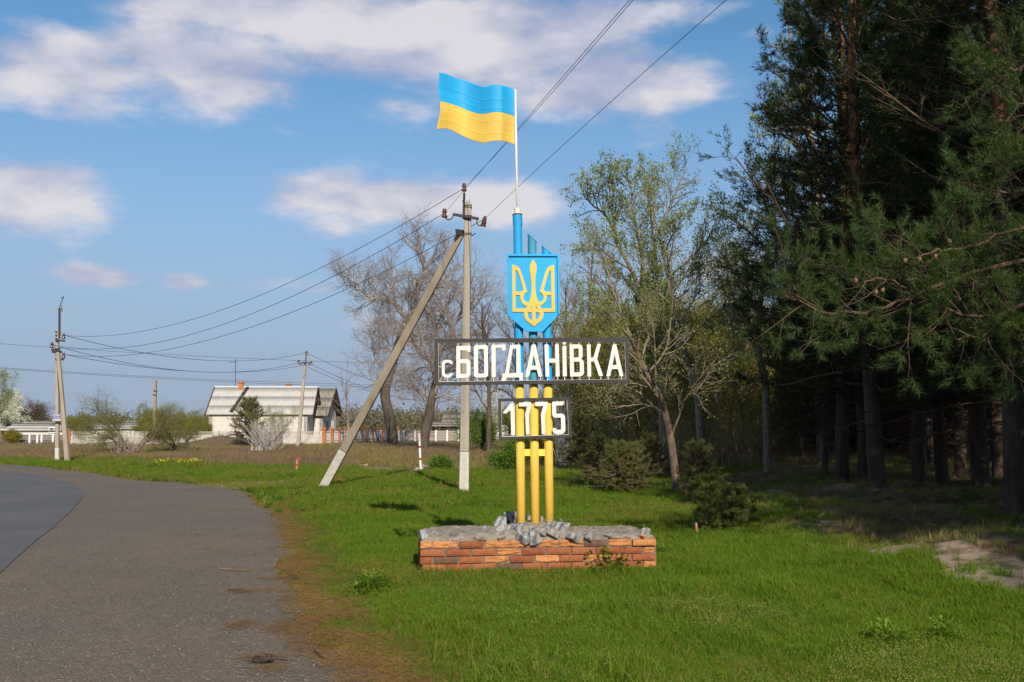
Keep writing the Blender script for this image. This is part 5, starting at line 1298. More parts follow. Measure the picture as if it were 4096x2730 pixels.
for i, (u, v, s, lab) in enumerate(((1452, 1866, .28, 'pale rock in the dry grass just right of the raking strut'), (2075, 1900, .22, 'brownish lump in the grass near the middle distance'), (455, 1829, .16, 'pale broken block in the grass right of the pole pair'))):
    me = stone_mesh(430 + i, s * 1.5, s, s * .7); me.materials[0] = m_rub; o = bpy.data.objects.new('rock', me); link(o); o.location = tuple(G(u, v) + [0, 0, .04]); tag(o, lab, 'rock')
# sticks and bark lying on the shoulder
m_twig = M('dead_twig', (.085, .055, .038), (.05, .034, .025), rough=.9, bmp=.3)
m_twig_o = M('pale_twig', (.26, .14, .07), (.18, .09, .045), rough=.9, bmp=.3)
def stick(pts, r, label, m=m_twig):
    P = [GV(u, v) + [0, 0, .016 + r] for u, v in pts]; o = MB().tube(P, [r] * (len(P) - 1) + [r * .5], 6).build('stick', m); tag(o, label, 'stick', 'sticks on the shoulder')
stick([(505, 1312), (530, 1313), (565, 1316), (588, 1311)], .006, 'long thin pale stick lying across the shoulder, farther one', m_twig_o)
stick([(523, 1361), (545, 1360), (562, 1360)], .008, 'straight dark stick beside the needle drift, left of the edge')
stick([(645, 1331), (668, 1330), (682, 1332)], .006, 'dark forked twig at the edge of the litter, farther right')
stick([(664, 1326), (680, 1328), (689, 1334)], .005, 'short curved dark twig touching the brown litter edge')
stick([(448, 1232), (462, 1231)], .005, 'tiny dark twig in the middle of the shoulder')
stick([(722, 1501), (731, 1512), (745, 1520)], .006, 'curved dark twig near the bottom edge of the shoulder')
tr_ = MB(); rg = np.random.default_rng(12); c = GV(606, 1526)
for i in range(13):
    a = rg.random() * 6.28; L = rg.uniform(.07, .2); d = np.array([math.cos(a), math.sin(a) * .6, rg.uniform(-.1, .35)]) * L / 2; e = c + [rg.normal(0, .05), rg.normal(0, .03), .03]
    tr_.tube([e - d, e + [0, 0, .01], e + d], [.007, .006, .003], 5)
for p_ in tr_.v: p_[:, 2] = np.maximum(p_[:, 2], .008)
o = tr_.build('bark_scraps', m_twig); tag(o, 'tangle of dark broken bark and twigs on the near shoulder', 'debris', kind='stuff')

# ------------------------------------------------------------------ trees
def bark(name, a, b_, c3=None, t3=(.55, .62), s3=5, st=(1, 1, .18), sc=9):
    return M(name, a, b_, rough=.95, scale=sc, stretch=st, bmp=1.0, bdist=.03, c3=c3, s3=s3, t3=t3)
bk_grey = bark('grey_brown_bark', (.13, .10, .078), (.06, .046, .036)); bk_twig = M('grey_twigs', (.34, .28, .24), (.23, .185, .16), rough=.9, scale=1, bmp=0)
bk_red = M('reddish_twigs', (.15, .085, .065), (.10, .055, .042), rough=.9, scale=1, bmp=0)
bk_birch = bark('pale_poplar_bark', (.32, .26, .19), (.18, .14, .10), c3=(.07, .055, .045), s3=4, t3=(.58, .66), st=(1, 1, .6)); bk_birch_low = bark('brown_poplar_bark', (.24, .17, .125), (.14, .095, .07))
bk_ptwig = M('brown_olive_twigs', (.26, .205, .14), (.18, .14, .09), rough=.9, scale=1, bmp=0)
bk_pine = bark('dark_pine_bark', (.11, .075, .055), (.055, .038, .03)); bk_pine_up = bark('orange_pine_bark', (.30, .13, .055), (.17, .075, .035), sc=6)
bk_pbr = M('pine_branch_bark', (.13, .08, .05), (.07, .048, .034), rough=.9, scale=3, bmp=.4)
bk_white = M('whitish_twigs', (.50, .45, .42), (.36, .31, .29), rough=.85, scale=2, bmp=0)
bk_will = M('willow_twigs', (.17, .14, .085), (.11, .09, .055), rough=.9, scale=1, bmp=0)
lf_poplar = leaf_mat('young_poplar_leaves', [(.24, .31, .06), (.29, .35, .08), (.36, .40, .14)], .5, .5, .45, .4)
lf_olive = leaf_mat('olive_buds', [(.27, .26, .04), (.33, .29, .05), (.21, .18, .04)], .5, .5)
lf_willow = leaf_mat('willow_catkin_leaves', [(.21, .22, .04), (.26, .24, .045), (.17, .19, .035)], .45, .4)
lf_green = leaf_mat('fresh_green_leaves', [(.10, .19, .02), (.14, .24, .03), (.09, .15, .015)], .45, .8)
lf_white = leaf_mat('white_blossom', [(.62, .62, .50), (.72, .72, .62), (.40, .46, .22)], .3, .8)
lf_dark = leaf_mat('dull_brown_buds', [(.12, .085, .06), (.15, .11, .07), (.09, .07, .045)], .3, .8)
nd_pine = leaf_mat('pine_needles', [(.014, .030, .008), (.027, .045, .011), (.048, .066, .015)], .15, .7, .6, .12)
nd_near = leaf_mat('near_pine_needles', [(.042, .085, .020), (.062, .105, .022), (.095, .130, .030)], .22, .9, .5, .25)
nd_dull = leaf_mat('dull_young_pine_needles', [(.12, .16, .028), (.16, .18, .036), (.20, .20, .055)], .2, .9, .5, .3)
nd_dead = leaf_mat('dead_orange_needles', [(.34, .14, .05), (.42, .19, .07), (.26, .12, .05)], .2, 2)

def nrm(v): return v / (np.linalg.norm(v) + 1e-9)
def ortho(d, r):
    a = r.normal(size=3); a -= d * (a @ d); return nrm(a)
class Tree:
    def __init__(s, seed): s.r = np.random.default_rng(seed); s.lines = {0: [], 1: [], 2: [], 3: [], 4: []}; s.tips = []
    def limb(s, P, R, lv): s.lines[lv].append((np.array(P, float), np.array(R, float)))
    def grow(s, p, d, L, rad, lv, sp):
        r = s.r; q = sp[lv]; n = max(2, int(q.get('n', 5))); st = L / n; P, R, D = [p], [rad], [d]
        for i in range(n):
            d = nrm(d + r.normal(0, q.get('wob', .15), 3) + np.array([0, 0, q.get('up', .05)]) + q.get('pull', 0) * np.array([0, 0, -1]) * (i / n))
            p = p + d * st; P.append(p); R.append(rad * (1 - (1 - q.get('tip', .25)) * (i + 1) / n)); D.append(d)
        s.limb(P, R, lv); s.children(P, R, D, L, lv, sp)
    def children(s, P, R, D, L, lv, sp):
        r = s.r; q = sp[lv]; nx = sp.get(lv + 1)
        if nx is None:
            s.tips += [(P[i], D[i]) for i in range(max(1, len(P) // 3), len(P))]; return
        n = len(P) - 1; k = max(1, int(round(q.get('kids', 5) * (.8 + .4 * r.random())))); t0 = q.get('from', .25)
        for j in range(k):
            t = t0 + (1 - t0) * (j + r.random()) / k; f = min(t * n, n - 1e-3); i = int(f); f -= i
            pp = P[i] * (1 - f) + P[i + 1] * f; dd = nrm(D[i] * (1 - f) + D[i + 1] * f); rr = R[i] * (1 - f) + R[i + 1] * f
            ang = math.radians(q.get('ang', 50) + r.normal(0, 9)); o = ortho(dd, r)
            if q.get('flat'): o = nrm(o * [1, 1, .25])
            cd = nrm(dd * math.cos(ang) + o * math.sin(ang))
            s.grow(pp, cd, L * q.get('ratio', .5) * (1 - q.get('fall', .45) * t) * r.uniform(.75, 1.2) if not q.get('len') else q['len'] * (1 - q.get('fall', .45) * t) * r.uniform(.7, 1.25), min(rr * .75, q.get('cr', rr * .55)), lv + 1, sp)
    def guided(s, pts, r0, r1, sp, lv=1, jit=.0):
        """limb traced through given world points, then its side branches grow by rule"""
        pts = np.array(pts, float); m = 5 * (len(pts) - 1) + 1; t = np.linspace(0, len(pts) - 1, m); i = np.minimum(t.astype(int), len(pts) - 2); f = (t - i)[:, None]
        p0, p1, p2, p3 = pts[np.maximum(i - 1, 0)], pts[i], pts[i + 1], pts[np.minimum(i + 2, len(pts) - 1)]
        P = .5 * (2 * p1 + (p2 - p0) * f + (2 * p0 - 5 * p1 + 4 * p2 - p3) * f ** 2 + (3 * p1 - p0 - 3 * p2 + p3) * f ** 3)
        P = P + s.r.normal(0, jit, P.shape); R = np.linspace(r0, r1, m); D = np.gradient(P, axis=0); D /= np.linalg.norm(D, axis=1, keepdims=True)
        s.limb(P, R, lv); L = np.linalg.norm(np.diff(P, axis=0), axis=1).sum()
        s.children(list(P), list(R), list(D), L, lv, sp)
    def mesh(s, levels, ks):
        vs, qs, n = [], [], 0
        for lv in levels:
            for P, R in s.lines[lv]:
                v, q = tube_np(P, R, ks.get(lv, 3)); vs.append(v); qs.append(q + n); n += len(v)
        return (np.concatenate(vs), np.concatenate(qs)) if vs else (None, None)

def leaves(tips, r, per, size, spread=.12, wr=.6, hang=0.0, long=1.0):
    """small folded leaf faces round the twig ends"""
    T = np.array([t[0] for t in tips]); D = np.array([t[1] for t in tips]); n = len(T) * per
    c = np.repeat(T, per, 0) + r.normal(0, spread, (n, 3)); d = np.repeat(D, per, 0) * .5 + r.normal(0, .6, (n, 3)) + np.array([0, 0, -hang]); d /= np.linalg.norm(d, axis=1, keepdims=True)
    a = r.normal(size=(n, 3)); s = np.cross(d, a); s /= np.linalg.norm(s, axis=1, keepdims=True)
    L = size * r.uniform(.6, 1.3, (n, 1)); W = L * wr * .5; L = L * long
    v = np.stack([c, c + d * L * .5 + s * W, c + d * L, c + d * L * .5 - s * W], 1).reshape(-1, 3)
    i = np.arange(n)[:, None] * 4; return v, np.concatenate([i, i + 1, i + 2, i, i + 2, i + 3], 1).reshape(-1, 3)

def needle_tufts(tips, r, per=22, L=.10, w=.006, back=.12):
    """sprays of needles along each twig end"""
    T = np.array([t[0] for t in tips]); D = np.array([t[1] for t in tips]); n = len(T) * per
    t = r.random((n, 1)); dd = np.repeat(D, per, 0); c = np.repeat(T, per, 0) - dd * back * t
    o = r.normal(size=(n, 3)); o -= dd * np.sum(o * dd, 1, keepdims=True); o /= np.linalg.norm(o, axis=1, keepdims=True)
    d = dd * (.55 + .5 * (1 - t)) + o * .85 + np.array([0, 0, .12]); d /= np.linalg.norm(d, axis=1, keepdims=True)
    s = np.cross(d, r.normal(size=(n, 3))); s /= np.linalg.norm(s, axis=1, keepdims=True); l = L * r.uniform(.75, 1.15, (n, 1))
    v = np.stack([c + s * w / 2, c - s * w / 2, c + d * l], 1).reshape(-1, 3); return v, np.arange(n * 3).reshape(-1, 3)

def finish(T, root, mt, mb, leaf=None, lm=None, ks={0: 10, 1: 6, 2: 3, 3: 3, 4: 3}, trunk_lv=(0,), br_lv=(1, 2, 3, 4), tname='trunk', fol='foliage'):
    v, q = T.mesh(trunk_lv, ks)
    if v is not None: obj_np(tname, v, mt, quads=q, parent=root, sm=True)
    v, q = T.mesh(br_lv, ks)
    if v is not None: tag(obj_np('branches', v, mb, quads=q, parent=root, sm=True), kind='stuff')
    if leaf is not None: tag(obj_np(fol, leaf[0], lm, tris=leaf[1], parent=root), kind='stuff')

# ---- the two big bare trees behind the poles
def z6(x, y, Y): return V(1250 + x / 1.2067, 700 + y / 1.2067, Y)
BARE = {1: dict(n=8, kids=9, ang=48, len=2.8, fall=.35, cr=.05, **{'from': .12}), 2: dict(n=6, wob=.22, up=.06, kids=9, ang=48, ratio=.5, tip=.25), 3: dict(n=5, wob=.26, up=.05, kids=5, ang=48, ratio=.55, cr=.013, tip=.5), 4: dict(n=3, wob=.25, up=.04, tip=.7)}
def bare_tree(label, Y, trunk, limbs, seed, r0, x0y0):
    root = empty('bare_tree', tuple(x0y0), label, 'tree', 'big leafless trees behind the poles'); T = Tree(seed)
    pt = [z6(x, y, Y) for x, y in trunk]; pt[0] = np.array([pt[0][0], Y, -.1]); SP = dict(BARE); SP0 = {0: dict(kids=10, ang=60, len=2.2, fall=.2, cr=.04, **{"from": .35}), **BARE}
    T.guided(pt, r0, r0 * .62, SP0, 0)
    for i, (pl, a, b) in enumerate(limbs):
        dy = T.r.uniform(-1, 1) * 2.2
        P = [z6(x, y, Y + dy * (j / max(1, len(pl) - 1))) for j, (x, y) in enumerate(pl)]; SP1 = dict(BARE); SP1[1] = dict(BARE[1], kids=4.5 * len(pl)); T.guided(P, a, b, SP1, 1, .03)
    for (p, L, a) in [(z6(x, y, Y), .0, 0) for x, y in ()]: pass
    finish(T, root, bk_grey, bk_twig, ks={0: 12, 1: 7, 2: 4, 3: 3, 4: 3})
bare_tree('large leafless tree with crooked spreading limbs left of the near pole', 74, [(388, 1310), (375, 1180), (350, 1060), (375, 950), (405, 850), (440, 740), (458, 685)],
          [([(458, 685), (420, 660), (385, 610), (330, 602), (290, 600), (240, 560), (200, 540), (150, 500)], .19, .03), ([(458, 685), (480, 660), (500, 640), (495, 560), (515, 500), (540, 455)], .18, .08),
           ([(540, 455), (520, 380), (515, 300), (500, 215)], .08, .02), ([(500, 640), (560, 600), (600, 540), (650, 490), (690, 430)], .12, .03), ([(405, 610), (385, 560), (385, 500), (380, 400)], .10, .025),
           ([(540, 455), (580, 420), (640, 370), (660, 310)], .07, .02), ([(230, 560), (190, 490), (140, 470)], .05, .02), ([(300, 600), (300, 520), (310, 430)], .06, .02), ([(375, 950), (300, 880), (290, 800), (300, 750)], .07, .02), ([(405, 850), (360, 800), (340, 720)], .06, .02),
           ([(430, 850), (500, 780), (560, 800)], .08, .03), ([(350, 1060), (300, 1010), (270, 940)], .05, .02), ([(440, 740), (390, 700), (330, 690)], .05, .02)], 31, .42, G(1572, 1741) * 0 + [-7.3 - 1.5, 74, 0])
bare_tree('leafless tree with leaning dark trunk between the raking strut and the near pole', 62, [(530, 1330), (545, 1240), (560, 1180), (575, 1080), (600, 980), (600, 900)],
          [([(600, 900), (640, 820), (680, 740), (720, 650), (735, 560), (800, 450)], .14, .02), ([(575, 1080), (640, 960), (700, 900), (770, 800)], .12, .02), ([(590, 930), (520, 860), (470, 780), (440, 740)], .09, .02),
           ([(600, 900), (610, 820), (600, 730), (640, 640), (650, 560), (640, 470)], .10, .02), ([(700, 700), (780, 640), (840, 540)], .06, .015), ([(680, 740), (640, 700), (600, 600), (590, 540)], .06, .015),
           ([(570, 1100), (500, 1020), (450, 1000)], .06, .015), ([(575, 1080), (660, 1060), (710, 1090)], .05, .015), ([(600, 980), (540, 930), (480, 950)], .06, .015), ([(640, 820), (720, 800), (800, 760)], .06, .015)], 33, .34, np.array([-5.2, 62, 0]))

# ---- generic small trees and shrubs
def sapling(name, label, cat, p, h, r0, seed, sp, mt, mb, leaf=None, lm=None, group=None, n0=8, d0=(0, 0, 1), wob=.06, stems=1, fan=.3, fol='foliage'):
    root = empty(name, tuple(p), label, cat, group); T = Tree(seed); p = np.array(p, float) - [0, 0, .08]
    for i in range(stems):
        d = nrm(np.array(d0, float) + (T.r.normal(0, fan, 3) * [1, 1, .15] if stems > 1 else 0)); sp0 = dict(sp); sp0[0] = dict(sp[0], n=n0, wob=wob)
        T.grow(p + (T.r.normal(0, .12, 3) * [1, 1, 0] if stems > 1 else 0), d, h * (T.r.uniform(.6, 1.05) if stems > 1 else 1), r0, 0, sp0)
    lf = leaves(T.tips, T.r, **leaf) if leaf else None
    finish(T, root, mt, mb, lf, lm, tname='trunk' if stems == 1 else 'stems', fol=fol)
    if stems > 1:
        for ch in root.children:
            if ch.name.startswith('stems'): ch['kind'] = 'stuff'
    return root
SP_SAP = {0: dict(kids=16, ang=38, ratio=.34, fall=.5, tip=.15, up=.03, **{'from': .22}), 1: dict(n=6, wob=.14, up=.08, kids=7, ang=40, ratio=.5, cr=.012), 2: dict(n=4, wob=.2, kids=4, ang=40, ratio=.6, cr=.008), 3: dict(n=3, wob=.2, tip=.6)}
def gy(v, Y): return 0
sapling('slender_tree', 'slender leafless young tree just right of the white house', 'tree', (V(1420, 0, 78)[0], 78, 0), 6.4, .07, 41, SP_SAP, bk_twig, bk_twig)
SP_TALL = {0: dict(kids=22, ang=40, ratio=.36, fall=.45, tip=.2, up=.03, **{'from': .25}), 1: dict(n=7, wob=.15, up=.09, kids=8, ang=42, ratio=.5, cr=.03), 2: dict(n=5, wob=.2, up=.05, kids=6, ang=42, ratio=.55, cr=.012), 3: dict(n=3, wob=.2, tip=.6)}
for (u, Y, h, r0, seed, lab, mb, lf_, lm_) in (
        (1960, 55, 8.6, .16, 51, 'bare reddish twigged tree directly behind the left end of the crest', bk_red, None, None),
        (2260, 50, 8.6, .13, 52, 'bare brown tree with rising branches just right of the crest', bk_red, None, None),
        (2330, 60, 12.3, .16, 53, 'tall thin tree with sparse buds right of the crest', bk_twig, dict(per=1, size=.07, spread=.1), lf_olive),
        (2065, 62, 8.8, .12, 54, 'twiggy tree with a few olive buds behind the blue pipes', bk_red, dict(per=1, size=.08, spread=.15), lf_olive),
        (2420, 54, 11.0, .14, 55, 'pale twigged tree left of the leaning poplar', bk_twig, dict(per=1, size=.07, spread=.1), lf_olive),
        (2190, 70, 9.0, .14, 56, 'bare tree between the pipes and the right end of the name frame', bk_red, None, None),
        (60, 86, 5.6, .09, 57, 'sparse grey budding tree at the far left edge', bk_twig, dict(per=1, size=.10, spread=.12), lf_poplar)):
    sapling('slender_tree', lab, 'tree', (V(u, 0, Y)[0], Y, 0), h, r0, seed, SP_TALL, bk_grey, mb, lf_, lm_)

# willow bushes with drooping twigs
SP_WIL = {0: dict(kids=9, ang=42, ratio=.5, fall=.3, tip=.3, up=.05, **{'from': .3}), 1: dict(n=7, wob=.16, up=.05, kids=9, ang=45, ratio=.6, cr=.018, pull=.12), 2: dict(n=6, wob=.18, up=0, kids=4, ang=35, ratio=.8, cr=.009, pull=.32), 3: dict(n=5, wob=.12, up=0, pull=.35, tip=.6)}
def willow(label, u, v, h, seed, stems, per=5, size=.045, grp='willow bushes in the dry field'):
    p = G(u * VW, v * VW); p = np.array([p[0], p[1], 0]); root = sapling('willow_bush', label, 'bush', p, h, .055, seed, SP_WIL, bk_will, bk_will, dict(per=per, size=size, spread=.10, wr=.35, hang=.5, long=1.4), lf_willow, grp, n0=7, wob=.13, stems=stems, fan=.55); return root, p
w1, wp1 = willow('largest drooping willow bush with grey dead stems at its foot, right of the pole pair', 300, 1041, 3.3, 61, 9, 2)
w2, wp2 = willow('second willow bush, nearer to the white house and lower', 412, 1035, 2.7, 62, 8, 2)
for (u, v, h, sd, lab) in ((175, 1012, 2.6, 63, 'distant yellow green willow bush right of the pole pair'), (352, 1012, 2.9, 64, 'distant yellow green bush between the two nearer willow bushes'), (462, 1012, 2.7, 65, 'distant yellowish bush touching the left end of the white house'), (398, 1010, 2.5, 66, 'distant yellowish bush behind the second willow bush')):
    willow(lab, u, v, h, sd, 6, 5, .07, None)
def dead_stems(label, p, n, h, fan, seed, m_, name='dead_bush', sp=None):
    root = empty(name, tuple(p), label, 'bush'); T = Tree(seed)
    sp = sp or {0: dict(n=6, wob=.10, up=.02, kids=4, ang=22, ratio=.5, tip=.4, **{'from': .3}), 1: dict(n=4, wob=.12, tip=.5)}
    for i in range(n):
        d = nrm(np.array([T.r.normal(0, fan), T.r.normal(0, fan), 1])); T.grow(np.array(p) + T.r.normal(0, .18, 3) * [3.2 * fan, 1, 0], d, h * T.r.uniform(.5, 1.15), .017, 0, sp)
    finish(T, root, m_, m_, trunk_lv=(), br_lv=(0, 1)); return root
p = GV(608, 1036); dead_stems('fan of whitish bare stems in front of the dark red gate', (p[0], p[1], 0), 110, 2.0, .55, 71, bk_white)
dead_stems('grey dead stems bunched at the foot of the largest willow bush', (wp1[0] - .1, wp1[1] - .5, 0), 60, 1.1, .65, 72, bk_twig)
sapling('thin_bush', 'thin curving twigs with pale buds right of the small pine by the house', 'bush', GV(640, 1028) * [1, 1, 0], 3.4, .03, 73, SP_SAP, bk_will, bk_will, dict(per=1, size=.05, spread=.1), lf_willow, stems=6, fan=.22)
sapling('thin_bush', 'low leafy bush hugging the left corner of the white house', 'bush', (V(868, 0, 86)[0], 86, 0), 2.3, .03, 74, SP_SAP, bk_will, bk_will, dict(per=2, size=.06, spread=.1), lf_willow, stems=5, fan=.3)

# round and bushy trees: blossom, distant orchard, far wood
def bushy(name, label, cat, p, w, h, seed, mb, lm_, per=9, size=.13, n=11, group=None, fol='foliage'):
    sp = {0: dict(kids=9, ang=45, ratio=.55, fall=.3, tip=.3, up=.02, **{'from': .25}), 1: dict(n=5, wob=.2, up=.03, kids=7, ang=48, ratio=.6, cr=.02), 2: dict(n=4, wob=.22, tip=.5)}
    root = empty(name, tuple(p), label, cat, group); T = Tree(seed)
    for i in range(n):
        a = T.r.random() * 6.28; e = T.r.uniform(0, 1) * w / h; T.grow(np.array(p, float) - [0, 0, .05], nrm(np.array([math.cos(a) * e * .55, math.sin(a) * e * .55, .8])), h * T.r.uniform(.35, 1.0), .04, 0, {**sp, 0: dict(sp[0], n=5, wob=.12)})
    lf = leaves(T.tips, T.r, per, size, .16 if h > 2.8 else .10); finish(T, root, mb, mb, lf, lm_, trunk_lv=(), br_lv=(0, 1, 2), fol=fol); return root
def at(u, Y): return (V(u, 0, Y)[0], Y, 0)
bushy('blossoming_tree', 'round white blossoming tree behind the long low building', 'tree', at(108, 126), 5.0, 4.6, 81, bk_ptwig, lf_white, 12, .17, fol='blossom')
bushy('dark_orchard_tree', 'dark twiggy tree right of the white blossoming tree', 'tree', at(190, 128), 4.6, 4.0, 82, bk_red, lf_dark, 3, .12)
bushy('dark_orchard_tree', 'dark twiggy tree touching the pole pair on its left', 'tree', at(212, 130), 3.6, 4.2, 83, bk_red, lf_dark, 3, .12)
bushy('green_shrub', 'small round green shrub before the board fence', 'bush', at(124, 83), 1.4, 1.0, 84, bk_ptwig, lf_olive, 6, .10)
bushy('green_bush', 'leafy green bush with a few white blossoms right of the near pole', 'bush', (V(1935, 0, 57)[0], 57, 0), 2.6, 2.7, 85, bk_ptwig, lf_green, 6, .08)
sapling('blossom_branch', 'upright cherry sapling with white blossoms behind the green bush', 'tree', (V(1965, 0, 60)[0], 60, 0), 3.2, .03, 86, SP_SAP, bk_ptwig, bk_ptwig, dict(per=2, size=.08, spread=.12), lf_white, fol='blossom')
for i, (u, Y, w, h, lm_, lab) in enumerate(((2075, 40, 1.2, 1.0, lf_green, 'low bright green bush left of the yellow pipes, farther one'), (1995, 36, .8, .5, lf_green, 'small bright green bush just right of the near pole'), (2048, 33, 1.1, .7, lf_green, 'bright green bush right behind the left yellow pipe'),
                                         (1780, 33, .8, .4, lf_green, 'low green bush left of the whitewashed pole foot'), (2310, 38, 1.5, 1.0, lf_green, 'green bush at the foot of the white stems'), (2160, 42, 2.2, 1.6, lf_olive, 'olive bush seen between the yellow pipes'), (2240, 46, 2.4, 2.6, lf_willow, 'yellow green bush right behind the year plate'),
                                         (2330, 50, 2.6, 2.8, lf_willow, 'yellow green bush behind the right edge of the year plate'), (2400, 52, 2.4, 2.6, lf_olive, 'olive bush farther right behind the year plate'), (2110, 56, 2.6, 2.4, lf_willow, 'yellowish bush behind the pipes under the year plate'))):
    bushy('green_bush', lab, 'bush', at(u, Y), w, h, 90 + i, bk_ptwig, lm_, 4 if h < 1.5 else 6, .06 if h < 1.5 else .08)
dead_stems('upright bare white stems just right of the yellow pipes', (V(2245, 0, 37)[0], 37, 0), 46, 2.3, .16, 75, bk_white, 'stem_thicket')
dead_stems('tall reddish bare stems behind the pipes under the name frame', (V(2190, 0, 44)[0], 44, 0), 40, 3.2, .28, 76, bk_red, 'stem_thicket')

# far wood that reads as one mass
def far_wood(name, label, u0, u1, Y0, Y1, h0, h1, n, seed, mb, lm_, per=3, size=.42, spread=.40, r0=.07):
    r = np.random.default_rng(seed); T = Tree(seed); sp = {0: dict(kids=6, ang=40, ratio=.5, n=4, wob=.12, tip=.3, **{'from': .2}), 1: dict(n=3, wob=.2, tip=.5)}
    for i in range(n):
        Y = r.uniform(Y0, Y1); x = (r.uniform(u0, u1) - CX) / FPX * Y; T.grow(np.array([x, Y, -.1]), np.array([r.normal(0, .1), 0, 1.]), r.uniform(h0, h1), r0, 0, sp)
    v, q = T.mesh((0, 1), {}); lv, lt = leaves(T.tips, T.r, per, size, spread)
    nv = len(v); me_v = np.concatenate([v, lv]); o = obj_np(name, me_v, [mb, lm_], tris=lt + nv, quads=q, matidx=[1] * len(lt) + [0] * len(q)); return tag(o, label, kind='stuff')
lf_haze = leaf_mat('brownish_far_leaves', [(.17, .15, .085), (.14, .13, .08), (.20, .19, .08)], .3, .15)
far_wood('far_thicket', 'low hazy thicket along the horizon behind the fences', 1330, 2600, 135, 190, 1.8, 3.6, 520, 101, bk_ptwig, lf_haze)
far_wood('far_thicket', 'low thicket behind the village houses', -300, 1350, 140, 200, 1.4, 2.6, 420, 102, bk_ptwig, lf_haze)
far_wood('scrub', 'brown and olive scrub between the sign and the clearing', 2290, 3010, 33, 52, 1.0, 3.4, 230, 106, bk_ptwig, lf_olive, 3, .085, .16, .02)
far_wood('scrub', 'taller olive scrub behind the leaning poplar', 2330, 3250, 52, 70, 3.0, 6.5, 230, 107, bk_ptwig, lf_olive, 6, .15, .25, .03)
far_wood('far_wood', 'olive brown wood behind the name frame and the poplars', 2330, 3900, 78, 120, 5, 11, 520, 103, bk_ptwig, lf_olive)

far_wood('far_wood', 'dark wood closing the view between the pine trunks', 2950, 4700, 96, 135, 5, 12, 620, 104, bk_ptwig, lf_dark)
far_wood('undergrowth', 'low dark undergrowth behind the pine trunks', 3100, 4600, 60, 92, 1.2, 3.2, 420, 105, bk_ptwig, lf_dark)

# ---- the poplars right of the sign, just leafing
SP_POP = {0: dict(kids=10, ang=42, len=2.0, fall=.3, cr=.03, **{'from': .35}), 1: dict(n=7, wob=.12, up=.07, kids=9, ang=40, ratio=.42, cr=.022), 2: dict(n=5, wob=.16, up=.05, kids=6, ang=40, ratio=.5, cr=.008, tip=.4), 3: dict(n=4, wob=.2, tip=.5)}
def poplar(label, Y, trunk, limbs, seed, r0, r1, per=2, size=.065, low=None, sp=SP_POP, lm_=lf_poplar, mt=None, grp='leafing poplars at the edge of the wood', name='poplar'):
    pt = [VV(x, y, Y) for x, y in trunk]; pt[0] = np.array([pt[0][0], Y, -.1])
    root = empty(name, (pt[0][0], Y, 0), label, 'tree', grp); T = Tree(seed); T.guided(pt, r0, r1, sp, 0)
    for pl, a, b in limbs:
        dy = T.r.uniform(-1, 1) * 1.2; P = [VV(x, y, Y + dy * j / max(1, len(pl) - 1)) for j, (x, y) in enumerate(pl)]; s1 = dict(sp); s1[1] = dict(sp[1], kids=4.2 * len(pl), len=1.15, fall=.3); T.guided(P, a, b, s1, 1, .01)
    finish(T, root, mt or bk_birch, bk_ptwig, leaves(T.tips, T.r, per, size, .05), lm_, ks={0: 12, 1: 6, 2: 3, 3: 3})
poplar('nearest poplar with strongly leaning brown trunk standing in the grass', 22.3, [(1556, 1146), (1550, 1080), (1541, 1010), (1528, 950), (1510, 900), (1488, 860), (1468, 820), (1450, 775)],
       [([(1450, 775), (1420, 700), (1400, 640), (1385, 560)], .035, .008), ([(1541, 1010), (1570, 930), (1600, 880), (1650, 820)], .03, .008), ([(1528, 950), (1480, 930), (1420, 935), (1370, 925)], .025, .006), ([(1488, 860), (1530, 800), (1545, 700), (1540, 620)], .03, .008), ([(1468, 820), (1420, 790), (1370, 780), (1330, 790)], .025, .006), ([(1510, 900), (1450, 880), (1400, 890)], .02, .006)], 111, .105, .04, 1, .05, mt=bk_birch_low)
poplar('poplar with pale trunk and tall crown left of the leaning ones', 30, [(1525, 1040), (1524, 960), (1522, 880), (1515, 800), (1500, 735), (1480, 690)],
       [([(1480, 690), (1450, 620), (1420, 560), (1395, 500), (1360, 470), (1335, 445)], .07, .012), ([(1480, 690), (1475, 600), (1460, 510), (1450, 440), (1440, 400)], .06, .012), ([(1500, 735), (1510, 640), (1500, 540), (1490, 460), (1485, 410)], .05, .012), ([(1450, 620), (1400, 590), (1370, 560)], .03, .01), ([(1515, 800), (1450, 760), (1400, 720), (1350, 700)], .035, .01), ([(1420, 560), (1405, 470), (1395, 400)], .035, .01)], 112, .15, .08, 3, .075)
poplar('tall slender poplar with wavy pale trunk in the middle of the group', 26.5, [(1612, 1020), (1606, 960), (1600, 900), (1588, 850), (1568, 800), (1552, 760), (1543, 700), (1535, 640), (1522, 575)],
       [([(1522, 575), (1520, 520), (1545, 460), (1570, 400), (1575, 370)], .03, .007), ([(1535, 640), (1580, 600), (1620, 560), (1650, 500)], .03, .007), ([(1543, 700), (1500, 660), (1470, 600), (1455, 540)], .028, .007), ([(1568, 800), (1620, 740), (1670, 700), (1710, 640)], .03, .007), ([(1600, 900), (1660, 840), (1720, 810)], .028, .007), ([(1522, 575), (1500, 500), (1500, 440)], .025, .006), ([(1552, 760), (1600, 680), (1630, 620)], .025, .006)], 113, .10, .03, 2, .06)
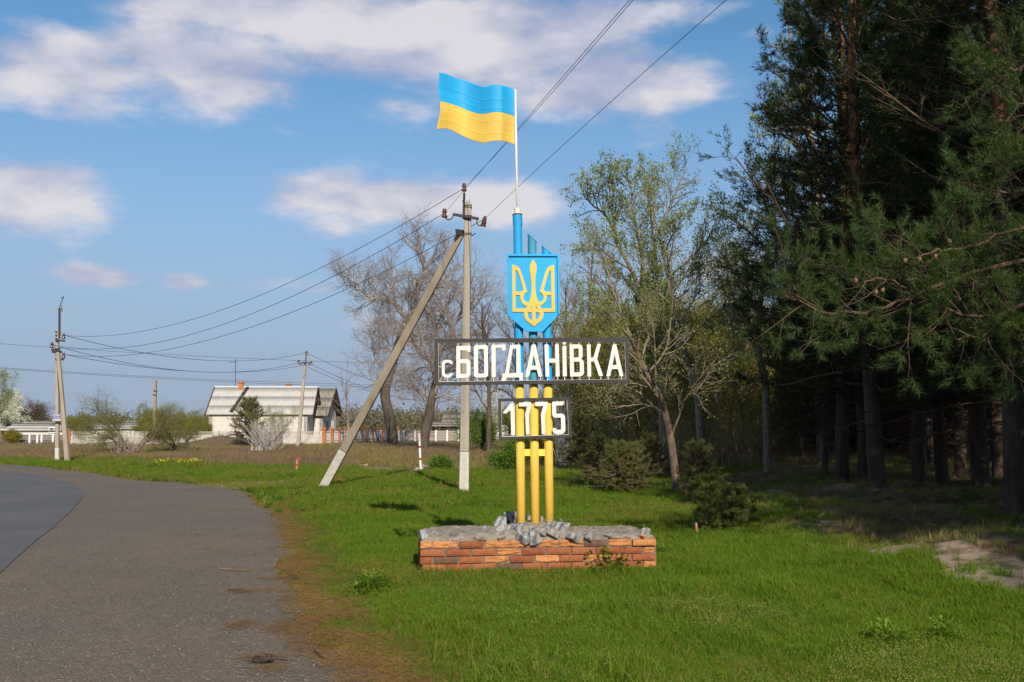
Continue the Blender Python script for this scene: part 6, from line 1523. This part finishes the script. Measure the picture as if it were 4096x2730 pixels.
poplar('poplar with forked crown close to the dark pines', 31, [(1762, 1040), (1760, 900), (1742, 800), (1745, 720), (1755, 650)],
       [([(1755, 650), (1765, 590), (1730, 540), (1690, 510), (1650, 480)], .06, .012), ([(1755, 650), (1785, 580), (1770, 500), (1740, 430), (1720, 390)], .06, .012), ([(1745, 720), (1700, 660), (1670, 600), (1640, 560)], .045, .01), ([(1785, 580), (1810, 500), (1800, 430), (1790, 380)], .04, .01), ([(1742, 800), (1700, 760), (1650, 740)], .04, .01)], 114, .13, .07, 3, .075)
poplar('tall pale leaved poplar rising behind the top of the dark pines', 38, [(1890, 1040), (1880, 800), (1870, 600), (1875, 400), (1850, 250)],
       [([(1850, 250), (1820, 120), (1810, 0), (1815, -60)], .06, .02), ([(1875, 400), (1830, 340), (1790, 300), (1770, 280)], .06, .015), ([(1870, 500), (1820, 440), (1780, 410)], .05, .015), ([(1850, 250), (1880, 120), (1890, 0)], .06, .02), ([(1870, 330), (1820, 260), (1800, 200)], .05, .015)], 115, .2, .1, 4, .085)
for i, (x, Y, h, lab) in enumerate(((-.02, 0, 0, ''),)): pass
SP_OL = {0: dict(kids=22, ang=48, ratio=.38, fall=.35, tip=.25, up=.02, **{'from': .12}), 1: dict(n=6, wob=.18, up=.04, kids=8, ang=45, ratio=.55, cr=.022), 2: dict(n=4, wob=.22, kids=5, ang=45, ratio=.6, cr=.009), 3: dict(n=3, wob=.2, tip=.6)}
for i, (u, Y, h, lab) in enumerate(((2360, 42, 5.6, 'olive budding tree just right of the year plate'), (2470, 38, 5.4, 'olive budding tree under the right end of the name frame'), (2590, 44, 6.6, 'olive budding tree behind the leaning poplar'), (2700, 40, 5.6, 'olive budding tree between the two leaning trunks'),
                                    (2860, 42, 6.0, 'olive budding tree right of the slender poplar'), (2960, 46, 6.4, 'olive budding tree left of the clearing'), (3080, 58, 7.5, 'olive budding tree beyond the reddish clearing'), (2540, 46, 4.4, 'low twiggy brown tree behind the young pines'), (2790, 48, 4.6, 'low twiggy brown tree right of the leaning trunk'), (3250, 62, 7, 'olive tree seen between the pine trunks'), (2420, 58, 6.4, 'farther olive tree under the right end of the name frame'), (2640, 60, 7.4, 'farther olive tree behind the leaning poplar'), (2780, 58, 7.0, 'farther olive tree between the two leaning trunks'), (2900, 62, 7.6, 'farther olive tree right of the slender poplar'), (3020, 66, 8.0, 'farther olive tree at the back of the clearing'), (2300, 62, 5.0, 'farther olive tree directly behind the year plate'), (2860, 54, 9.5, 'tall airy olive tree between the slender and the forked poplar'), (2980, 50, 9.5, 'tall airy olive tree just left of the forked poplar'), (3060, 52, 10.5, 'tall airy olive tree closing the gap beside the pines'))):
    sapling('budding_tree', lab, 'tree', at(u, Y), h, .07, 120 + i, SP_OL, bk_birch_low, bk_ptwig, dict(per=5, size=.085, spread=.16), lf_olive, 'budding trees at the edge of the wood')
for i, (u, Y, lab) in enumerate(((2502, 52, 'orange pine trunk in the dark wood, left one of a close pair'), (2517, 53, 'orange pine trunk in the dark wood, right one of a close pair'), (2750, 60, 'reddish trunk in the wood right of the leaning poplar'), (2945, 50, 'pale leaning trunk at the back of the clearing'))):
    x, _, _ = at(u, Y); o = MB().tube([(x, Y, -.1), (x + .05, Y, 3), (x + (.5 if i == 3 else .0), Y, 7.5)], [.17, .15, .11], 10).build('tree_trunk', bk_pine_up if i < 3 else bk_birch, sm=True); tag(o, lab, 'tree trunk')

# ---- pines
def pine_parts(seed, h, crown0, rad, per, Ln, wn, dens=1.0, lower_dead=True):
    r = np.random.default_rng(seed); T = Tree(seed); n = 12; P = [np.array([0, 0, -.15])]; d = np.array([0, 0, 1.])
    for i in range(n): d = nrm(d + r.normal(0, .025, 3) + [0, 0, .1]); P.append(P[-1] + d * (h + .15) / n)
    R = np.linspace(.155 * h / 12, .03, n + 1); T.limb(P, R, 0); P = np.array(P)
    sp = {1: dict(n=7, wob=.10, up=.05, kids=9 * dens, ang=48, ratio=.40, cr=.013, flat=True, fall=.35, **{'from': .25}), 2: dict(n=4, wob=.15, up=.08, kids=5, ang=40, ratio=.55, cr=.007, flat=True), 3: dict(n=2, wob=.12, up=.12, tip=.6)}
    z = crown0
    while z < h - .15:
        f = (z - crown0) / (h - crown0); k = 5 if f < .85 else 4; a0 = r.random() * 6.28
        i = min(int((z + .15) / ((h + .15) / n)), n - 1); c = P[i] + (P[i + 1] - P[i]) * ((z - P[i][2]) / (P[i + 1][2] - P[i][2]))
        for j in range(k):
            a = a0 + j * 6.283 / k + r.normal(0, .25); L = rad * (1 - f) ** .65 * r.uniform(.6, 1.15) * (1 if f > .12 else .85) + .15; e = -.12 + .75 * f + r.normal(0, .08)
            T.grow(c, nrm(np.array([math.cos(a), math.sin(a), e])), L, .012 + .03 * L / rad, 1, sp)
        z += r.uniform(.42, .62) * h / 13
    dead = []
    if lower_dead:
        spd = {1: dict(n=5, wob=.16, up=-.02, kids=4, ang=45, ratio=.45, cr=.008), 2: dict(n=3, wob=.2)}
        T2 = Tree(seed + 5); z = crown0 * .35
        while z < crown0 + 1:
            a = r.random() * 6.28; T2.grow(P[min(int(z / (h / n)), n - 1)] * [1, 1, 0] + [0, 0, z], nrm(np.array([math.cos(a), math.sin(a), r.normal(-.05, .15)])), rad * r.uniform(.3, .75), .02, 1, spd); z += r.uniform(.12, .35)
        for l in (1, 2): T.lines[4] += T2.lines[l]
    tips = T.tips; nd = needle_tufts(tips, r, per, Ln, wn); return T, nd

PINE = {}
def pine_template(key, *a, nm=nd_pine, up=True, **k):
    T, nd = pine_parts(*a, **k); out = []
    (P, R), = T.lines[0]; cut = int(len(P) * .45) if up else len(P) - 1
    v, q = tube_np(P[:cut + 1], R[:cut + 1], 10); out.append(('trunk', mesh_from(v, quads=q), bk_pine, None))
    if up: v, q = tube_np(P[cut:], R[cut:], 8); out.append(('upper_trunk', mesh_from(v, quads=q), bk_pine_up, None))
    v, q = T.mesh((1, 2, 3, 4), {1: 5, 2: 3, 3: 3, 4: 3}); out.append(('branches', mesh_from(v, quads=q), bk_pbr, 'stuff')); out.append(('needles', mesh_from(nd[0], nd[1]), nm, 'stuff'))
    for n_, me, m_, _ in out:
        me.materials.append(m_)
        if n_ != 'needles': smooth(me)
        me.name = n_
    PINE[key] = out; return len(nd[1])
def put_pine(key, x, y, s, rz, label, group='pines of the dark wood', name='pine_tree', tilt=(0, 0)):
    root = empty(name, (x, y, float(ground_z(x, y))), label, 'pine tree', group); root.scale = (s, s, s); root.rotation_euler = (tilt[0], tilt[1], rz)
    for n_, me, _, kd in PINE[key]:
        o = bpy.data.objects.new(n_, me); link(o, root)
        if kd: o['kind'] = kd
    return root
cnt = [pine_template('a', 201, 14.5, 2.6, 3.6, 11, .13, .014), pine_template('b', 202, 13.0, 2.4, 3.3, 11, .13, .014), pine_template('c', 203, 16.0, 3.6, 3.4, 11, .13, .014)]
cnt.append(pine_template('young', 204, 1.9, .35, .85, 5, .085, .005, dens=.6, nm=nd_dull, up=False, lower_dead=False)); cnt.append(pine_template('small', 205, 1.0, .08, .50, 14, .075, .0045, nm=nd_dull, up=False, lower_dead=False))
print('needle tris', cnt)
def gx_(u, Y): return (u * VW - CX) / FPX * Y
front = [('a', 1930, 25.6, 1.0, 'tall dark pine at the left front of the wood, first trunk from the clearing'), ('c', 1982, 28, 1.0, 'dark pine right behind the leftmost front trunk'), ('b', 2103, 24.6, 1.0, 'thick dark pine trunk in the middle of the wood edge'),
         ('a', 2158, 25.5, .95, 'dark pine just right of the thick middle trunk'), ('c', 2322, 16.2, .9, 'nearest dark pine trunk at the right with its foot in the litter'), ('b', 2346, 17.6, .95, 'second dark trunk close to the nearest one at the right edge'), ('a', 1838, 37.5, .5, 'small dark pine standing alone left of the wood by the clearing'),
         ('b', 1890, 30, .6, 'dark pine with crooked trunk left of the front row'), ('a', 2010, 21.5, 1.0, 'dark pine whose crown fills the middle of the wood edge'), ('c', 2245, 24, 1.05, 'pine with reddish upper trunk behind the near branches'), ('b', 2200, 30, 1.1, 'dark pine in the second row, right part'), ('c', 2290, 27, 1.0, 'dark pine behind the nearest trunk')]
rp = np.random.default_rng(77)
for i, (k_, u, Y, s, lab) in enumerate(front): put_pine(k_, gx_(u, Y), Y, s, rp.random() * 6.28, lab)
deep = []
for Y in np.arange(30, 92, 3.4):
    e = np.interp(Y, [28, 40, 50, 56, 90], [16.5, 16.3, 16.0, 18.5, 29.0])
    for x in np.arange(e, e + .30 * Y + 4, 3.2):
        xx, yy = x + rp.normal(0, .7), Y + rp.normal(0, .9)
        if xx / yy > .60: continue
        deep.append((xx, yy))
for (x, y) in deep: put_pine('abc'[rp.integers(3)], x, y, rp.uniform(.85, 1.15), rp.random() * 6.28, 'dark pine deep in the wood, merging with its neighbours', 'pines deep in the wood')
side = [(9.4, 8.6), (10.3, 3.4), (10.6, -1.5), (10.2, -6.5), (10.6, -11.5), (12.6, 11.0), (13.2, 5.5), (13.0, 0.5), (13.5, -5), (13.6, 15.5), (11.4, 20.3), (16.5, 20), (16, 9), (16.3, 2.5), (16, -4), (14.5, -10), (9.9, 13.6), (20, 14)]
for i, (x, y) in enumerate(side): put_pine('abc'[rp.integers(3)], x, y, rp.uniform(.95, 1.15), rp.random() * 6.28, 'pine at the near end of the wood, along the right side of the verge', 'pines along the right side of the verge')
put_pine('young', fx(1000, 71), 71, 1.75, 1.0, 'small green pine in front of the white house and the red gate', 'young pines in the grass', 'young_pine')
# young pines in the grass
yp = [('young', 1372, 1122, .66, 'young dull green pine with bare legs, left of the leaning poplar'), ('young', 1412, 1138, .62, 'bushy young pine between the white stems and the leaning poplar'), ('young', 1462, 1138, .6, 'ragged young pine just left of the leaning poplar'), ('young', 1608, 1150, .62, 'young pine in half shade right of the leaning poplar'),
      ('small', 1652, 1222, .68, 'small bushy pine with an orange dead tip in the grass'), ('small', 1690, 1212, .6, 'low pine bush in the shade, right of the one with the dead tip'), ('small', 1618, 1165, .6, 'low pine bush beside the foot of the leaning poplar'), ('young', 1500, 1105, .7, 'young pine behind the leaning poplar'), ('young', 1335, 1085, .95, 'young pine farther back, right of the year plate')]
for i, (k_, u, v, s, lab) in enumerate(yp):
    p = GV(u, v); put_pine(k_, p[0], p[1], s, rp.random() * 6.28, lab, 'young pines in the grass', 'young_pine', (rp.normal(0, .06), rp.normal(0, .06)))
pd = GV(1652, 1222); dt = [(np.array([pd[0] - .08, pd[1] - .08, .66]) + rp.normal(0, .025, 3), nrm(np.array([rp.normal(0, .5), rp.normal(0, .5), 1]))) for _ in range(7)]
nv_, nt_ = needle_tufts(dt, rp, 20, .07, .005); o = obj_np('dead_pine_tip', nv_, nd_dead, tris=nt_); tag(o, 'orange dead needle tip on the small pine', kind='stuff')
p = GV(1592, 1172); p = G(2790, 2140); o = MB().tube([p - [0, 0, .05], p + [-.02, 0, .17]], [.022, .018], 8).build('stump', m_stake); tag(o, 'short reddish sawn stub in the grass left of the small pine', 'stump')
pk = SH_EDGE
q = V(1945 * VW, 0, 26)

# pine reaching in from the right with its needles seen close
YB = 11.2
nearp = empty('pine_tree', (9.0, YB + .6, 0), 'nearest pine reaching in from the right edge with long needled sunlit branches and cones', 'pine tree', 'pines of the dark wood')
T = Tree(301)
T.limb([(9.0, YB + .6, -.1), (8.95, YB + .6, 3), (9.05, YB + .6, 7), (9, YB + .6, 10)], [.18, .16, .12, .06], 0)
spn = {1: dict(n=6, kids=14, ang=50, len=.95, fall=.3, cr=.009, **{'from': .1}), 2: dict(n=5, wob=.12, up=.06, kids=6, ang=42, ratio=.55, cr=.007), 3: dict(n=3, wob=.12, up=.14, kids=2, ang=36, ratio=.7, cr=.005), 4: dict(n=2, wob=.1, up=.1, tip=.7)}
for pl, a, b, dy in (([(2560, 560), (2353, 600), (2200, 640), (2080, 690), (1960, 720), (1850, 700), (1800, 670)], .032, .01, -1.0), ([(2560, 470), (2353, 520), (2250, 560), (2150, 580), (2080, 600)], .026, .008, -.6), ([(2560, 400), (2400, 430), (2300, 440), (2210, 420)], .026, .008, -.2),
                     ([(2560, 640), (2353, 700), (2250, 730), (2150, 700), (2050, 650), (1980, 640)], .026, .008, -.8), ([(2560, 120), (2400, 150), (2320, 160), (2270, 165)], .03, .01, 0.), ([(2500, 690), (2353, 740), (2260, 770), (2190, 780)], .03, .008, -.4), ([(2560, 500), (2430, 600), (2300, 640), (2220, 660)], .03, .01, .3), ([(2560, 240), (2450, 250), (2353, 240), (2310, 230)], .03, .01, .2)):
    m_ = len(pl); s1 = dict(spn); s1[1] = dict(spn[1], kids=3.0 * m_); T.guided([VV(x, y, YB + dy * j / m_) for j, (x, y) in enumerate(pl)], a, b, s1, 1, .015)
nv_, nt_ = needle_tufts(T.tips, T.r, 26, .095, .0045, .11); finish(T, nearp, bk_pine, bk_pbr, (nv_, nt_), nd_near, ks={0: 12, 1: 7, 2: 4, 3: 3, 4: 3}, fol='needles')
print('near needles', len(nt_), 'tips', len(T.tips))
cm = M('pine_cone', (.30, .16, .08), (.18, .10, .05), rough=.8, scale=30, bmp=.8)
for (u, v) in ((1967, 645), (2013, 672), (2028, 668), (2080, 600), (2113, 596), (2182, 555), (2150, 590)):
    c = VV(u, v, YB - .95); MB().lathe(c, [(.004, -.03), (.016, -.02), (.021, -.004), (.017, .012), (.007, .024)], 9, (random.uniform(-.4, .4), random.uniform(-.4, .4), -1)).build('cone', cm, nearp)

# small herbs and yellow flowers in the green strip
lf_yel = leaf_mat('yellow_petals', [(.75, .58, .02), (.80, .62, .03), (.65, .5, .02)], .3, 3)
for i, (u, v, lab) in enumerate(((369, 1079, 'left cluster of yellow flowers in the green strip'), (414, 1077, 'middle cluster of yellow flowers in the green strip'), (446, 1080, 'right wide cluster of yellow flowers in the green strip'))):
    p = GV(u, v); root = empty('flower_clump', tuple(p), lab, 'flowers', 'yellow flowers in the green strip'); rr = np.random.default_rng(i + 60)
    n = 9 + 5 * i; tips = [(p + [rr.normal(0, .13 + .05 * i), rr.normal(0, .15), .26 + rr.random() * .1], np.array([0, 0, 1.])) for _ in range(n)]
    v_, t_ = leaves(tips, rr, 5, .034, .02, 1.0); tag(obj_np('petals', v_, lf_yel, tris=t_, parent=root), kind='stuff')
    st_ = MB()
    for t in tips: st_.tube([t[0] - [0, 0, .3], t[0]], .004, 3, caps=False)
    tag(st_.build('stems', lf_green, root), kind='stuff')
lf_weed = leaf_mat('bright_weed_leaves', [(.15, .26, .02), (.20, .31, .03), (.11, .19, .015)], .45, 2)
def weed(p, s, label, seed, m_=lf_weed, n=46):
    me = herb(n * 6, s, seed, m_, .34); root = empty('leafy_weed', tuple(p), label, 'weed', 'leafy weeds')
    o = bpy.data.objects.new('leaves', me); link(o, root); tag(o, kind='stuff'); return root
weed(G(1600 + 1755 / 2.139, 2300) + [0, -.06, 0], .42, 'bright green leafy weed growing against the right part of the plinth', 501, n=70)
weed(G(1600 + 1755 / 2.139, 2290) + [.03, -.04, .12], .34, 'taller green shoot rising from the weed at the plinth', 502, n=40)
for i, (u, v, s, lab) in enumerate(((845, 1362, .28, 'low bright weed at the boundary of litter and grass'), (870, 1352, .22, 'small weed right beside the low bright weed'), (1520, 760 + 520, .2, 'small weed in the grass right of the plinth'), (2042, 1490, .26, 'fern like weed in the grass at the lower right'), (2180, 1480, .24, 'fern like weed near the right edge of the grass'),
                                  (310, 1077, .4, 'dark leafy clump left of the yellow flowers'), (352, 1082, .4, 'dark leafy clump beside the first yellow flowers'), (1320, 1320, .22, 'thin weed at the foot of the plinth'))):
    weed(GV(u, v), s, lab, 510 + i)
